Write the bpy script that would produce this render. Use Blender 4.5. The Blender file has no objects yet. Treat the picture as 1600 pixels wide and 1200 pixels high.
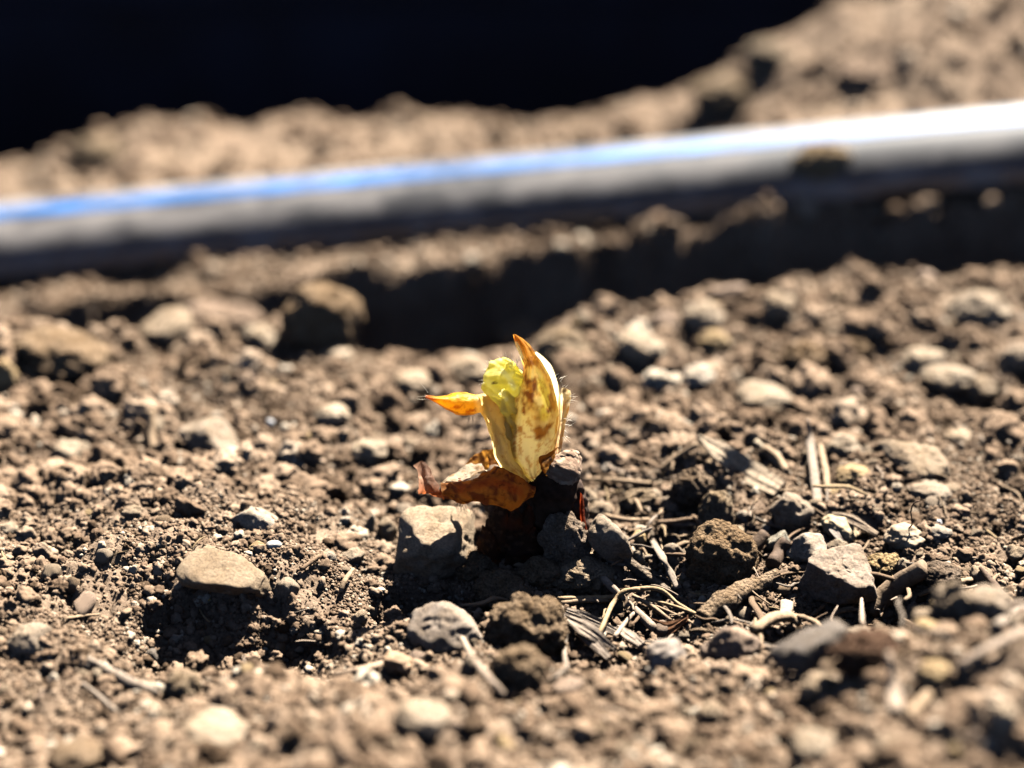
import bpy, bmesh, math, random
import numpy as np
from mathutils import Vector, Matrix

# ------------------------------------------------------------------ camera, sky, sun, exposure
scene = bpy.context.scene
PITCH = math.radians(20.0)
FPX = 2537.0                       # focal length in pixels of the 1600 px wide photograph
CAM = np.array([0.0, -0.3586, 0.177])
FWD = np.array([0.0, math.cos(PITCH), -math.sin(PITCH)])
UPV = np.array([0.0, math.sin(PITCH), math.cos(PITCH)])
RGT = np.array([1.0, 0.0, 0.0])

cam_data = bpy.data.cameras.new('camera')
cam_data.sensor_width = 36.0
cam_data.lens = 36.0 * FPX / 1600.0
cam_data.clip_start = 0.01
cam_data.clip_end = 500.0
cam_data.dof.use_dof = True
cam_data.dof.focus_distance = 0.385
cam_data.dof.aperture_fstop = 4.9
cam_data.dof.aperture_blades = 7
cam = bpy.data.objects.new('camera', cam_data)
scene.collection.objects.link(cam)
cam.location = CAM
cam.rotation_euler = (math.radians(90) - PITCH, 0, 0)
scene.camera = cam

SUN_EL = math.radians(56.0)
SUN_AZ = math.radians(31.0)        # towards +x from +y
SUN = np.array([math.cos(SUN_EL) * math.sin(SUN_AZ), math.cos(SUN_EL) * math.cos(SUN_AZ), math.sin(SUN_EL)])
world = bpy.data.worlds.new('World')
scene.world = world
world.use_nodes = True
wn = world.node_tree
bg = wn.nodes['Background']
sky = wn.nodes.new('ShaderNodeTexSky')
sky.sky_type = 'NISHITA'
sky.sun_disc = False
sky.sun_elevation = SUN_EL
sky.sun_rotation = SUN_AZ
sky.air_density = 0.18
sky.dust_density = 0.2
wn.links.new(sky.outputs[0], bg.inputs[0])
bg.inputs[1].default_value = 0.05

sun_data = bpy.data.lights.new('sun', 'SUN')
sun_data.energy = 5.0
sun_data.angle = math.radians(0.53)
sun_data.color = (1.0, 0.94, 0.85)
sun = bpy.data.objects.new('sun', sun_data)
scene.collection.objects.link(sun)
sun.rotation_euler = Vector(-SUN).to_track_quat('-Z', 'Y').to_euler()
sun.location = (0.3, 1.0, 1.5)

scene.view_settings.view_transform = 'Standard'
scene.view_settings.look = 'None'
scene.view_settings.exposure = 2.35
scene.view_settings.gamma = 1.0
scene.view_settings.use_curve_mapping = False
scene.render.engine = 'CYCLES'
scene.cycles.max_bounces = 6
scene.cycles.diffuse_bounces = 0
scene.cycles.transmission_bounces = 6
scene.cycles.use_denoising = True

rng = np.random.default_rng(7)
random.seed(7)
COL = scene.collection
DRY = 0.75                          # reflectance of this dry earth and its stones

# ------------------------------------------------------------------ rays of the photograph
def ray(px, py):
    return FWD + RGT * ((px - 800.0) / FPX) + UPV * ((600.0 - py) / FPX)
def at_y(px, py, y):                # point seen at a pixel, standing at distance y
    d = ray(px, py); return CAM + d * ((y - CAM[1]) / d[1])
def at_z(px, py, z):
    d = ray(px, py); return CAM + d * ((z - CAM[2]) / d[2])
def depth_of(p):
    return float(np.dot(np.asarray(p) - CAM, FWD))
def size(px_len, p):                # pixels to metres at point p
    return px_len * depth_of(p) / FPX
def to_px(v):
    r = v - CAM; d = r @ FWD
    return 800 + FPX * (r @ RGT) / d, 600 - FPX * (r @ UPV) / d

# ------------------------------------------------------------------ noise
def _hash(ix, iy, iz, seed):
    h = (ix.astype(np.uint32) * np.uint32(374761393) + iy.astype(np.uint32) * np.uint32(668265263)
         + iz.astype(np.uint32) * np.uint32(2246822519) + np.uint32((seed * 3266489917) & 0xffffffff))
    h = (h ^ (h >> np.uint32(13))) * np.uint32(1274126177)
    h = (h ^ (h >> np.uint32(16))) * np.uint32(2654435761)
    return h ^ (h >> np.uint32(15))
def vnoise(p, seed=0):              # smooth value noise in -1..1, p is N x 3
    i = np.floor(p).astype(np.int64); f = p - i
    f = f * f * f * (f * (f * 6 - 15) + 10)
    out = np.zeros(len(p))
    for dx in (0, 1):
        wx = f[:, 0] if dx else 1 - f[:, 0]
        for dy in (0, 1):
            wy = f[:, 1] if dy else 1 - f[:, 1]
            for dz in (0, 1):
                wz = f[:, 2] if dz else 1 - f[:, 2]
                h = _hash(i[:, 0] + dx, i[:, 1] + dy, i[:, 2] + dz, seed)
                out += wx * wy * wz * (h.astype(np.float64) / 4294967295.0 * 2 - 1)
    return out
def fbm(p, octaves=4, seed=0, gain=0.5):
    out = np.zeros(len(p)); a = 1.0
    for o in range(octaves):
        out += a * vnoise(p * (2.03 ** o) + 17.3 * o, seed + o); a *= gain
    return out
def cells(p, seed=0, flat=False):    # distance to nearest scattered point, about 0..0.9
    i = np.floor(p).astype(np.int64); f = p - i
    best = np.full(len(p), 9.0)
    for dx in (-1, 0, 1):
        for dy in (-1, 0, 1):
            for dz in ((0,) if flat else (-1, 0, 1)):
                h = _hash(i[:, 0] + dx, i[:, 1] + dy, i[:, 2] + dz, seed)
                jx = (h & np.uint32(1023)) / 1023.0; jy = ((h >> np.uint32(10)) & np.uint32(1023)) / 1023.0
                jz = 0.0 if flat else ((h >> np.uint32(20)) & np.uint32(1023)) / 1023.0
                ddz = 0.0 if flat else dz + jz - f[:, 2]
                d = (dx + jx - f[:, 0]) ** 2 + (dy + jy - f[:, 1]) ** 2 + ddz ** 2
                best = np.minimum(best, d)
    return np.sqrt(best)
def bump_cells(p, seed=0, flat=False):   # rounded granules 0..1
    d = cells(p, seed, flat)
    return np.sqrt(np.clip(1 - (d / 0.75) ** 2, 0, 1))

# ------------------------------------------------------------------ mesh helpers
def mesh_np(name, v, faces, smooth=True):
    me = bpy.data.meshes.new(name)
    v = np.ascontiguousarray(v, dtype=np.float32); faces = np.ascontiguousarray(faces, dtype=np.int32)
    k = faces.shape[1]
    me.vertices.add(len(v)); me.vertices.foreach_set('co', v.ravel())
    me.loops.add(faces.size); me.loops.foreach_set('vertex_index', faces.ravel())
    me.polygons.add(len(faces))
    me.polygons.foreach_set('loop_start', np.arange(0, faces.size, k, dtype=np.int32))
    me.update(calc_edges=True)
    me.polygons.foreach_set('use_smooth', np.full(len(faces), smooth))
    return me
def link(name, me, mat, parent=None, color=None, loc=None):
    o = bpy.data.objects.new(name, me); COL.objects.link(o)
    if mat is not None:
        me.materials.clear(); me.materials.append(mat)
    if parent is not None: o.parent = parent
    if color is not None: o.color = (color[0] * DRY, color[1] * DRY, color[2] * DRY, 1.0)
    if loc is not None: o.location = loc
    return o
def tag(o, label=None, cat=None, group=None, kind=None):
    if label: o['label'] = label
    if cat: o['category'] = cat
    if group: o['group'] = group
    if kind: o['kind'] = kind
    return o
def empty(name, loc):
    o = bpy.data.objects.new(name, None); COL.objects.link(o); o.location = loc
    o.empty_display_size = 0.01
    return o
_ico = {}
def ico(n):
    if n not in _ico:
        bm = bmesh.new(); bmesh.ops.create_icosphere(bm, subdivisions=n, radius=1.0)
        v = np.array([x.co[:] for x in bm.verts]); f = np.array([[x.index for x in q.verts] for q in bm.faces])
        bm.free(); _ico[n] = (v / np.linalg.norm(v, axis=1)[:, None], f)
    return _ico[n]
def catmull(pts, n):                 # resample control points (K x D) to n samples
    pts = np.asarray(pts, float); K = len(pts)
    t = np.linspace(0, K - 1, n); i = np.clip(np.floor(t).astype(int), 0, K - 2); u = (t - i)[:, None]
    g = lambda k: pts[np.clip(k, 0, K - 1)]
    p0 = np.where((i == 0)[:, None], 2 * g(i) - g(i + 1), g(i - 1)); p1 = g(i); p2 = g(i + 1)
    p3 = np.where((i + 2 > K - 1)[:, None], 2 * g(i + 1) - g(i), g(i + 2))
    return 0.5 * (2 * p1 + (p2 - p0) * u + (2 * p0 - 5 * p1 + 4 * p2 - p3) * u ** 2 + (3 * p1 - p0 - 3 * p2 + p3) * u ** 3)
def grid_faces(nr, nc, wrap=False):
    r, c = np.meshgrid(np.arange(nr - 1), np.arange(nc if wrap else nc - 1), indexing='ij')
    r = r.ravel(); c = c.ravel(); c2 = (c + 1) % nc
    return np.stack([r * nc + c, r * nc + c2, (r + 1) * nc + c2, (r + 1) * nc + c], 1)
def set_col(me, rgb):
    a = me.color_attributes.new('pigment', 'FLOAT_COLOR', 'POINT')
    d = np.ones((len(rgb), 4), np.float32); d[:, :3] = rgb
    a.data.foreach_set('color', d.ravel())

# ------------------------------------------------------------------ materials
def new_mat(name):
    m = bpy.data.materials.new(name); m.use_nodes = True
    nt = m.node_tree; b = nt.nodes['Principled BSDF']
    return m, nt, b, nt.links.new
def N(nt, kind, **kw):
    n = nt.nodes.new(kind)
    for k, v in kw.items():
        if k in n.inputs.keys(): n.inputs[k].default_value = v
        else: setattr(n, k, v)
    return n
def ramp(nt, stops):
    r = nt.nodes.new('ShaderNodeValToRGB'); e = r.color_ramp.elements
    while len(e) < len(stops): e.new(0.5)
    for q, (p, c) in zip(e, stops):
        q.position = p; q.color = (*c, 1)
    return r
def mixc(nt, mode='MIX'):
    n = nt.nodes.new('ShaderNodeMix'); n.data_type = 'RGBA'; n.blend_type = mode
    return n, n.inputs[0], n.inputs[6], n.inputs[7], n.outputs[2]

def soil_material(name, crumb=False):
    m, nt, b, L = new_mat(name)
    tc = N(nt, 'ShaderNodeTexCoord')
    if crumb:
        a = N(nt, 'ShaderNodeAttribute', attribute_type='INSTANCER', attribute_name='tint')
        r = ramp(nt, [(0.0, (0.07, 0.046, 0.028)), (0.25, (0.150, 0.102, 0.067)), (0.6, (0.245, 0.174, 0.118)), (0.85, (0.325, 0.243, 0.172)), (1.0, (0.42, 0.36, 0.28))])
        L(a.outputs['Fac'], r.inputs[0]); base = r.outputs[0]
        nz = N(nt, 'ShaderNodeTexNoise', Scale=3.0, Detail=4.0); L(tc.outputs['Object'], nz.inputs['Vector'])
        r2 = ramp(nt, [(0.3, (0.62, 0.60, 0.58)), (0.7, (1.15, 1.12, 1.1))]); L(nz.outputs[0], r2.inputs[0])
        mx, f, A, B, o = mixc(nt, 'MULTIPLY'); f.default_value = 1.0; L(base, A); L(r2.outputs[0], B)
        L(o, b.inputs['Base Color'])
        bp = N(nt, 'ShaderNodeBump', Strength=0.35, Distance=0.0004)
        n2 = N(nt, 'ShaderNodeTexNoise', Scale=9.0, Detail=3.0); L(tc.outputs['Object'], n2.inputs['Vector'])
        L(n2.outputs[0], bp.inputs['Height']); L(bp.outputs[0], b.inputs['Normal'])
    else:
        n1 = N(nt, 'ShaderNodeTexNoise', Scale=38.0, Detail=6.0, Roughness=0.65); L(tc.outputs['Object'], n1.inputs['Vector'])
        r1 = ramp(nt, [(0.3, (0.105, 0.071, 0.049)), (0.5, (0.18, 0.128, 0.088)), (0.72, (0.26, 0.192, 0.134))]); L(n1.outputs[0], r1.inputs[0])
        n2 = N(nt, 'ShaderNodeTexNoise', Scale=900.0, Detail=3.0); L(tc.outputs['Object'], n2.inputs['Vector'])
        r2 = ramp(nt, [(0.3, (0.6, 0.58, 0.56)), (0.5, (1, 1, 1)), (0.72, (1.35, 1.33, 1.3))]); L(n2.outputs[0], r2.inputs[0])
        mx, f, A, B, o = mixc(nt, 'MULTIPLY'); f.default_value = 1.0; L(r1.outputs[0], A); L(r2.outputs[0], B)
        L(o, b.inputs['Base Color'])
        n3 = N(nt, 'ShaderNodeTexNoise', Scale=1500.0, Detail=4.0, Roughness=0.7); L(tc.outputs['Object'], n3.inputs['Vector'])
        bp = N(nt, 'ShaderNodeBump', Strength=0.8, Distance=0.0006)
        L(n3.outputs[0], bp.inputs['Height']); L(bp.outputs[0], b.inputs['Normal'])
    b.inputs['Roughness'].default_value = 0.95
    b.inputs['Specular IOR Level'].default_value = 0.12
    return m

def stone_material(name, fine=1200.0, contrast=0.35, bump=0.35, rough=0.85, spec=0.25, grit=0):
    """rock or dried earth; the colour of each piece is its own object colour"""
    m, nt, b, L = new_mat(name)
    tc = N(nt, 'ShaderNodeTexCoord'); oi = N(nt, 'ShaderNodeObjectInfo')
    n1 = N(nt, 'ShaderNodeTexNoise', Scale=fine, Detail=4.0, Roughness=0.7); L(tc.outputs['Object'], n1.inputs['Vector'])
    lo, hi = 1 - contrast, 1 + contrast
    r1 = ramp(nt, [(0.3, (lo, lo, lo)), (0.5, (1, 1, 1)), (0.7, (hi, hi, hi * 0.98))]); L(n1.outputs[0], r1.inputs[0])
    n2 = N(nt, 'ShaderNodeTexNoise', Scale=fine * 0.14, Detail=4.0); L(tc.outputs['Object'], n2.inputs['Vector'])
    r2 = ramp(nt, [(0.32, (0.78, 0.72, 0.64)), (0.6, (1.05, 1.04, 1.03))]); L(n2.outputs[0], r2.inputs[0])
    mx, f, A, B, o = mixc(nt, 'MULTIPLY'); f.default_value = 1; L(oi.outputs['Color'], A); L(r1.outputs[0], B)
    mx2, f2, A2, B2, o2 = mixc(nt, 'MULTIPLY'); f2.default_value = 1; L(o, A2); L(r2.outputs[0], B2)
    L(o2, b.inputs['Base Color'])
    bp = N(nt, 'ShaderNodeBump', Strength=bump, Distance=0.0008)
    n3 = N(nt, 'ShaderNodeTexNoise', Scale=fine * 1.6, Detail=5.0, Roughness=0.75); L(tc.outputs['Object'], n3.inputs['Vector'])
    if grit:
        vo = N(nt, 'ShaderNodeTexVoronoi', Scale=grit, Randomness=1.0); L(tc.outputs['Object'], vo.inputs['Vector'])
        v2 = N(nt, 'ShaderNodeMath', operation='MULTIPLY_ADD'); L(vo.outputs['Distance'], v2.inputs[0]); v2.inputs[1].default_value = -1.3; L(n3.outputs[0], v2.inputs[2])
        L(v2.outputs[0], bp.inputs['Height'])
        bp.inputs['Distance'].default_value = 0.0011
    else: L(n3.outputs[0], bp.inputs['Height'])
    L(bp.outputs[0], b.inputs['Normal'])
    b.inputs['Roughness'].default_value = rough
    b.inputs['Specular IOR Level'].default_value = spec
    return m

def wood_material(name):
    m, nt, b, L = new_mat(name)
    tc = N(nt, 'ShaderNodeTexCoord'); oi = N(nt, 'ShaderNodeObjectInfo')
    n1 = N(nt, 'ShaderNodeTexNoise', Scale=700.0, Detail=4.0, Roughness=0.7); L(tc.outputs['Object'], n1.inputs['Vector'])
    r1 = ramp(nt, [(0.3, (0.5, 0.46, 0.42)), (0.5, (1, 1, 1)), (0.7, (1.3, 1.28, 1.22))]); L(n1.outputs[0], r1.inputs[0])
    mx, f, A, B, o = mixc(nt, 'MULTIPLY'); f.default_value = 1; L(oi.outputs['Color'], A); L(r1.outputs[0], B)
    L(o, b.inputs['Base Color'])
    bp = N(nt, 'ShaderNodeBump', Strength=0.6, Distance=0.0005); L(n1.outputs[0], bp.inputs['Height']); L(bp.outputs[0], b.inputs['Normal'])
    b.inputs['Roughness'].default_value = 0.8; b.inputs['Specular IOR Level'].default_value = 0.25
    return m

def leaf_material(name, trans=0.55, rough=0.55, bump=0.3, spots=(0.35, 0.13, 0.03), amount=0.5):
    """thin plant skin that lets light through; its pigment is a colour attribute"""
    m, nt, b, L = new_mat(name)
    tc = N(nt, 'ShaderNodeTexCoord'); at = N(nt, 'ShaderNodeAttribute', attribute_name='pigment')
    n1 = N(nt, 'ShaderNodeTexNoise', Scale=520.0, Detail=5.0, Roughness=0.7); L(tc.outputs['Object'], n1.inputs['Vector'])
    r1 = ramp(nt, [(0.56, (0, 0, 0)), (0.7, (amount,) * 3)]); L(n1.outputs[0], r1.inputs[0])
    mx, f, A, B, o = mixc(nt); L(r1.outputs[0], f); L(at.outputs['Color'], A); B.default_value = (*spots, 1)
    L(o, b.inputs['Base Color'])
    bp = N(nt, 'ShaderNodeBump', Strength=bump, Distance=0.0006)
    n2 = N(nt, 'ShaderNodeTexNoise', Scale=900.0, Detail=4.0); L(tc.outputs['Object'], n2.inputs['Vector'])
    L(n2.outputs[0], bp.inputs['Height']); L(bp.outputs[0], b.inputs['Normal'])
    b.inputs['Roughness'].default_value = rough; b.inputs['Specular IOR Level'].default_value = 0.3
    tr = N(nt, 'ShaderNodeBsdfTranslucent'); L(o, tr.inputs['Color'])
    ms = N(nt, 'ShaderNodeMixShader'); ms.inputs[0].default_value = trans
    out = nt.nodes['Material Output']
    L(b.outputs[0], ms.inputs[1]); L(tr.outputs[0], ms.inputs[2]); L(ms.outputs[0], out.inputs['Surface'])
    return m

def pipe_material():
    m, nt, b, L = new_mat('black_pipe_plastic')
    tc = N(nt, 'ShaderNodeTexCoord'); mp = N(nt, 'ShaderNodeMapping'); mp.inputs['Scale'].default_value = (34, 75, 75)
    L(tc.outputs['Object'], mp.inputs['Vector'])
    n1 = N(nt, 'ShaderNodeTexNoise', Scale=1.0, Detail=6.0, Roughness=0.65); L(mp.outputs[0], n1.inputs['Vector'])
    # dust lies thicker towards one end of the pipe (object x runs along it)
    sx = N(nt, 'ShaderNodeSeparateXYZ'); L(tc.outputs['Object'], sx.inputs[0])
    mr = N(nt, 'ShaderNodeMapRange'); L(sx.outputs[0], mr.inputs[0])
    mr.inputs[1].default_value = -0.25; mr.inputs[2].default_value = 0.12; mr.inputs[3].default_value = 0.17; mr.inputs[4].default_value = 0.02
    ad = N(nt, 'ShaderNodeMath', operation='ADD'); L(n1.outputs[0], ad.inputs[0]); L(mr.outputs[0], ad.inputs[1])
    r1 = ramp(nt, [(0.42, (0.05, 0.05, 0.05)), (0.54, (0.17, 0.17, 0.17)), (0.66, (0.75, 0.75, 0.75)), (0.76, (1.0, 1.0, 1.0))]); L(ad.outputs[0], r1.inputs[0])
    mx, f, A, B, o = mixc(nt); L(r1.outputs[0], f); A.default_value = (0.014, 0.015, 0.02, 1); B.default_value = (0.22, 0.20, 0.185, 1)
    L(o, b.inputs['Base Color'])
    rr = N(nt, 'ShaderNodeMapRange'); L(r1.outputs[0], rr.inputs[0]); rr.inputs[3].default_value = 0.46; rr.inputs[4].default_value = 0.85
    L(rr.outputs[0], b.inputs['Roughness'])
    b.inputs['Specular IOR Level'].default_value = 0.6
    return m
def plain(name, col, rough=0.6, spec=0.4, scale=60.0, var=0.25):
    m, nt, b, L = new_mat(name)
    tc = N(nt, 'ShaderNodeTexCoord'); n1 = N(nt, 'ShaderNodeTexNoise', Scale=scale, Detail=5.0); L(tc.outputs['Object'], n1.inputs['Vector'])
    r = ramp(nt, [(0.3, tuple(c * (1 - var) for c in col)), (0.7, tuple(c * (1 + var) for c in col))]); L(n1.outputs[0], r.inputs[0])
    L(r.outputs[0], b.inputs['Base Color'])
    b.inputs['Roughness'].default_value = rough; b.inputs['Specular IOR Level'].default_value = spec
    return m

M_SOIL = soil_material('soil'); M_CRUMB = soil_material('soil_crumb', True)
M_STONE = stone_material('stone_surface', fine=1500, contrast=0.45, bump=0.75); M_CLOD = stone_material('clod_surface', fine=1500, contrast=0.5, bump=0.9, rough=0.95, spec=0.08, grit=1100)
M_SMOOTH = stone_material('smooth_stone', fine=900, contrast=0.28, bump=0.25, rough=0.75, spec=0.2)
M_QUARTZ = stone_material('quartz', fine=500, contrast=0.1, bump=0.05, rough=0.12, spec=0.8)
M_WOOD = wood_material('dry_wood')

# ------------------------------------------------------------------ the ground
ctrl = []
def cz(px, py, zmm): p = at_z(px, py, zmm / 1000.0); ctrl.append(p)
def cy(px, py, y, dz=0.0): p = at_y(px, py, y); p = p + np.array([0, 0, dz]); ctrl.append(p); return p
def cw(x, y, zmm): ctrl.append(np.array([x, y, zmm / 1000.0]))
# the bed around the shoot
for a in [(-150, 700, 2), (50, 720, 1), (250, 740, 0), (450, 720, 1), (580, 690, 2), (680, 660, 2), (900, 650, 3), (1050, 640, 3), (1250, 620, 4), (1450, 640, 4), (1650, 660, 4), (1800, 700, 5),
          (-150, 850, 3), (60, 860, 3), (200, 850, 2), (450, 830, 2), (560, 840, 1), (960, 770, 3), (1100, 760, 5), (1250, 760, 3), (1450, 780, 2), (1600, 800, 2), (1800, 820, 3),
          (1200, 860, 3), (1420, 870, 2), (1560, 890, 2)]: cz(*a)
# lip of the trench
lip = []
for a in [(-200, 540, 14), (0, 560, 8), (90, 545, 12), (200, 540, 8), (330, 520, 8), (430, 520, 6), (520, 560, 2), (620, 585, -2), (700, 588, -2), (780, 560, 2), (880, 530, 6), (1000, 525, 8), (1090, 490, 11), (1250, 458, 13), (1400, 450, 14), (1600, 446, 15), (1800, 440, 16)]: cz(*a); lip.append(ctrl[-1])
# ledge that carries the pipe, then the steep wall and floor of the trench in front of it
PA, PB = at_y(0, 377, 0.302), at_y(1600, 226, 0.305)
PR = 0.0145                          # height of the hose's middle above the soil it lies on
HOSE_A, HOSE_B, HOSE_T = 0.0195, 0.0095, math.radians(40)   # flattened section: half axes, lean of the long one
def hose_pt(nrm, off=0.0):
    """point of the oval section whose outward normal stands at angle nrm (90 is up, 180 faces the bed)"""
    f = np.asarray(nrm) - HOSE_T; c, q = np.cos(f), np.sin(f); d = np.sqrt((HOSE_A * c) ** 2 + (HOSE_B * q) ** 2)
    u, w = HOSE_A ** 2 * c / d + off * c, HOSE_B ** 2 * q / d + off * q
    return u * math.cos(HOSE_T) - w * math.sin(HOSE_T), u * math.sin(HOSE_T) + w * math.cos(HOSE_T)
def hose_normal(frac):
    """normal angle of the spot that lies this far down the side turned to the bed (0 top rim, 1 bottom rim)"""
    a = np.radians(np.linspace(76, 254, 1500)); y, z = hose_pt(a); p = y * math.cos(math.radians(75)) + z * math.sin(math.radians(75))
    g = (p.max() - p) / (p.max() - p.min()); return float(a[np.argmin(np.abs(g - frac))])
trench = []
def pipe_z(x): return PA[2] + (PB[2] - PA[2]) * (x - PA[0]) / (PB[0] - PA[0])
for px, py, ey, deep in [(-250, 545, 0.245, 0.03), (-50, 515, 0.245, 0.03), (100, 490, 0.245, 0.03), (300, 458, 0.245, 0.035), (500, 432, 0.250, 0.05), (620, 417, 0.255, 0.056), (740, 404, 0.263, 0.056), (900, 386, 0.271, 0.052), (1050, 370, 0.278, 0.048), (1200, 350, 0.282, 0.045), (1400, 330, 0.284, 0.042), (1600, 312, 0.284, 0.042), (1850, 288, 0.284, 0.042)]:
    p = cy(px, py + 7, ey)
    trench.append((p[0], ey, deep))
    ctrl.append(np.array([p[0], min(ey + 0.012, 0.288), 0.5 * p[2] + 0.5 * (pipe_z(p[0]) - PR - 0.0042)]))
    for yy, dz in ((0.297, 0.0), (0.312, 0.0), (0.345, 0.004)): ctrl.append(np.array([p[0] * (yy + 0.3586) / (ey + 0.3586), yy, pipe_z(p[0]) - PR - 0.0042 + dz]))
# ridge behind the pipe
for px, py in [(-300, 290), (-120, 250), (0, 222), (140, 198), (280, 145), (360, 162), (440, 148), (560, 155), (700, 152), (820, 155), (930, 145), (1050, 108), (1150, 65), (1230, 15), (1330, -40), (1500, -70), (1700, -110), (1900, -100)]:
    p = cy(px, py, 0.50, -0.018)
    ctrl.append(np.array([p[0], 0.54, p[2] - 0.012])); ctrl.append(np.array([p[0], 0.60, p[2] * 0.5 - 0.045])); ctrl.append(np.array([p[0] * 1.1, 0.70, -0.085]))
    ctrl.append(np.array([p[0] * 0.97, 0.44, p[2] - 0.016 - 0.1 * max(p[2], 0)]))
for x in (-0.9, -0.6, -0.3, 0, 0.3, 0.6, 0.9):
    cw(x, 0.85, -95); cw(x, 1.05, -60)
for y in (-0.3, 0.0, 0.15): cw(-0.5, y, 5); cw(0.5, y, 8)
cw(-0.6, 0.3, 0); cw(0.6, 0.3, 20); cw(-0.7, .5, 0); cw(0.8, .5, 50)
# hollow in front of the left half, its far wall steep
for a in [(120, 930, 2), (250, 890, 5), (340, 880, 6), (450, 890, 4), (560, 890, 2), (300, 1010, -4), (380, 1010, -5), (300, 1065, -8), (400, 1065, -8), (220, 1050, -6), (180, 1000, -2), (120, 1060, -4), (40, 1000, 0),
          (490, 1010, -5), (560, 960, -4), (520, 1045, -5), (620, 940, -6), (660, 915, -6), (700, 925, -7), (590, 892, 0), (-120, 1000, 2)]: cz(*a)
# around the root and the litter on the other side
for a in [(820, 880, 1), (752, 885, -10), (890, 870, 1), (790, 905, -2), (800, 935, -3), (880, 925, -2), (720, 960, -7), (640, 1000, -4), (840, 1040, -8), (900, 1050, -7), (780, 1060, -7), (960, 1060, -7), (960, 950, -4), (960, 880, -3),
          (1020, 860, -4), (1070, 890, -4), (1030, 920, -4), (1100, 940, -4), (1180, 900, -3), (1190, 1000, -7), (1230, 1020, -7), (1090, 1000, -6), (1290, 960, -6), (1380, 960, -9), (1420, 940, -7), (1370, 1000, -11), (1480, 930, -3), (1560, 950, -4), (1260, 900, -2)]: cz(*a)
# near bank, out of focus
for px, py in [(-250, 1130), (-100, 1140), (60, 1150), (200, 1145), (320, 1125), (430, 1095), (520, 1065), (620, 1062), (720, 1082), (830, 1100), (940, 1098), (1050, 1075), (1150, 1068), (1250, 1058), (1330, 1015), (1420, 985), (1520, 978), (1620, 970), (1800, 960)]:
    p = cy(px, py, -0.082, -0.0065)
    ctrl.append(np.array([p[0] * 0.92, -0.100, p[2] + 0.001])); ctrl.append(np.array([p[0] * 0.8, -0.135, p[2] * 0.8]))
    ctrl.append(np.array([p[0], -0.19, p[2] * 0.6]))
for x in (-0.3, 0, 0.3): cw(x, -0.35, 0); cw(x, -0.6, 0)

C = np.array(ctrl)
def tps_fit(P, z, lam=2e-6):
    n = len(P); d = np.linalg.norm(P[:, None] - P[None], axis=2)
    K = d ** 2 * np.log(np.maximum(d, 1e-9)) + lam * n * np.eye(n)
    Q = np.hstack([np.ones((n, 1)), P]); A = np.block([[K, Q], [Q.T, np.zeros((3, 3))]])
    return np.linalg.solve(A, np.concatenate([z, np.zeros(3)]))
TW = tps_fit(C[:, :2], C[:, 2])
def tps_eval(X):
    out = np.empty(len(X))
    for s in range(0, len(X), 20000):
        q = X[s:s + 20000]; d = np.linalg.norm(q[:, None] - C[None, :, :2], axis=2)
        out[s:s + 20000] = (d ** 2 * np.log(np.maximum(d, 1e-9))) @ TW[:-3] + TW[-3] + q @ TW[-2:]
    return out
CX = np.arange(-0.9, 0.9001, 0.005); CY = np.arange(-0.6, 1.1001, 0.004)
cgx, cgy = np.meshgrid(CX, CY, indexing='ij')
CZ = tps_eval(np.stack([cgx.ravel(), cgy.ravel()], 1)).reshape(cgx.shape)
CZ = np.clip(CZ, -0.11, 0.2)
def bilin(ax, ay, G, x, y):
    i = np.clip(np.searchsorted(ax, x) - 1, 0, len(ax) - 2); j = np.clip(np.searchsorted(ay, y) - 1, 0, len(ay) - 2)
    u = np.clip((x - ax[i]) / (ax[i + 1] - ax[i]), 0, 1); v = np.clip((y - ay[j]) / (ay[j + 1] - ay[j]), 0, 1)
    return G[i, j] * (1 - u) * (1 - v) + G[i + 1, j] * u * (1 - v) + G[i, j + 1] * (1 - u) * v + G[i + 1, j + 1] * u * v
def sstep(a, b, x):
    t = np.clip((x - a) / (b - a), 0, 1); return t * t * (3 - 2 * t)
def axis(fine0, fine1, step, marks, far):
    """fine step inside, coarser steps out to each mark, then growing to the horizon"""
    mid = list(np.arange(fine0, fine1 + 1e-9, step))
    up = []; p = mid[-1]
    for lim, st in marks[1]:
        while p < lim: p += st; up.append(p)
    g = st
    while p < far: g *= 1.3; p += g; up.append(p)
    dn = []; p = mid[0]
    for lim, st in marks[0]:
        while p > lim: p -= st; dn.append(p)
    g = st
    while p > -far: g *= 1.3; p -= g; dn.append(p)
    return np.array(dn[::-1] + mid + up)
GX = axis(-0.15, 0.15, 0.0007, ([(-0.27, 0.0018), (-0.7, 0.005)], [(0.27, 0.0018), (0.7, 0.005)]), 60.0)
GY = axis(-0.09, 0.12, 0.0007, ([(-0.17, 0.0014), (-0.4, 0.006)], [(0.31, 0.0014), (0.95, 0.005)]), 60.0)
gx, gy = np.meshgrid(GX, GY, indexing='ij')
fx, fy = gx.ravel(), gy.ravel()
macro = bilin(CX, CY, CZ, fx, fy)
fade = (1 - sstep(0.65, 0.9, np.abs(fx))) * (1 - sstep(0.85, 1.1, fy)) * sstep(-0.6, -0.4, fy)
P3 = np.stack([fx, fy, np.zeros_like(fx)], 1)
h = macro * fade
# the trench itself: sloping near side, almost upright far wall under the pipe's ledge
TR = np.array(trench); LP = np.array(lip)
edge_y = np.interp(fx, TR[:, 0], TR[:, 1]) + 0.0035 * fbm(np.stack([fx / 0.012, 0 * fx, 0 * fx], 1), 3, 91) 
lip_y = np.interp(fx, LP[:, 0], LP[:, 1]) + 0.004
TRENCH = sstep(0, 0.030, fy - lip_y) * (1 - sstep(-0.0028, 0.0, fy - edge_y))
h = h - np.interp(fx, TR[:, 0], TR[:, 2]) * TRENCH * fade
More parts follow.
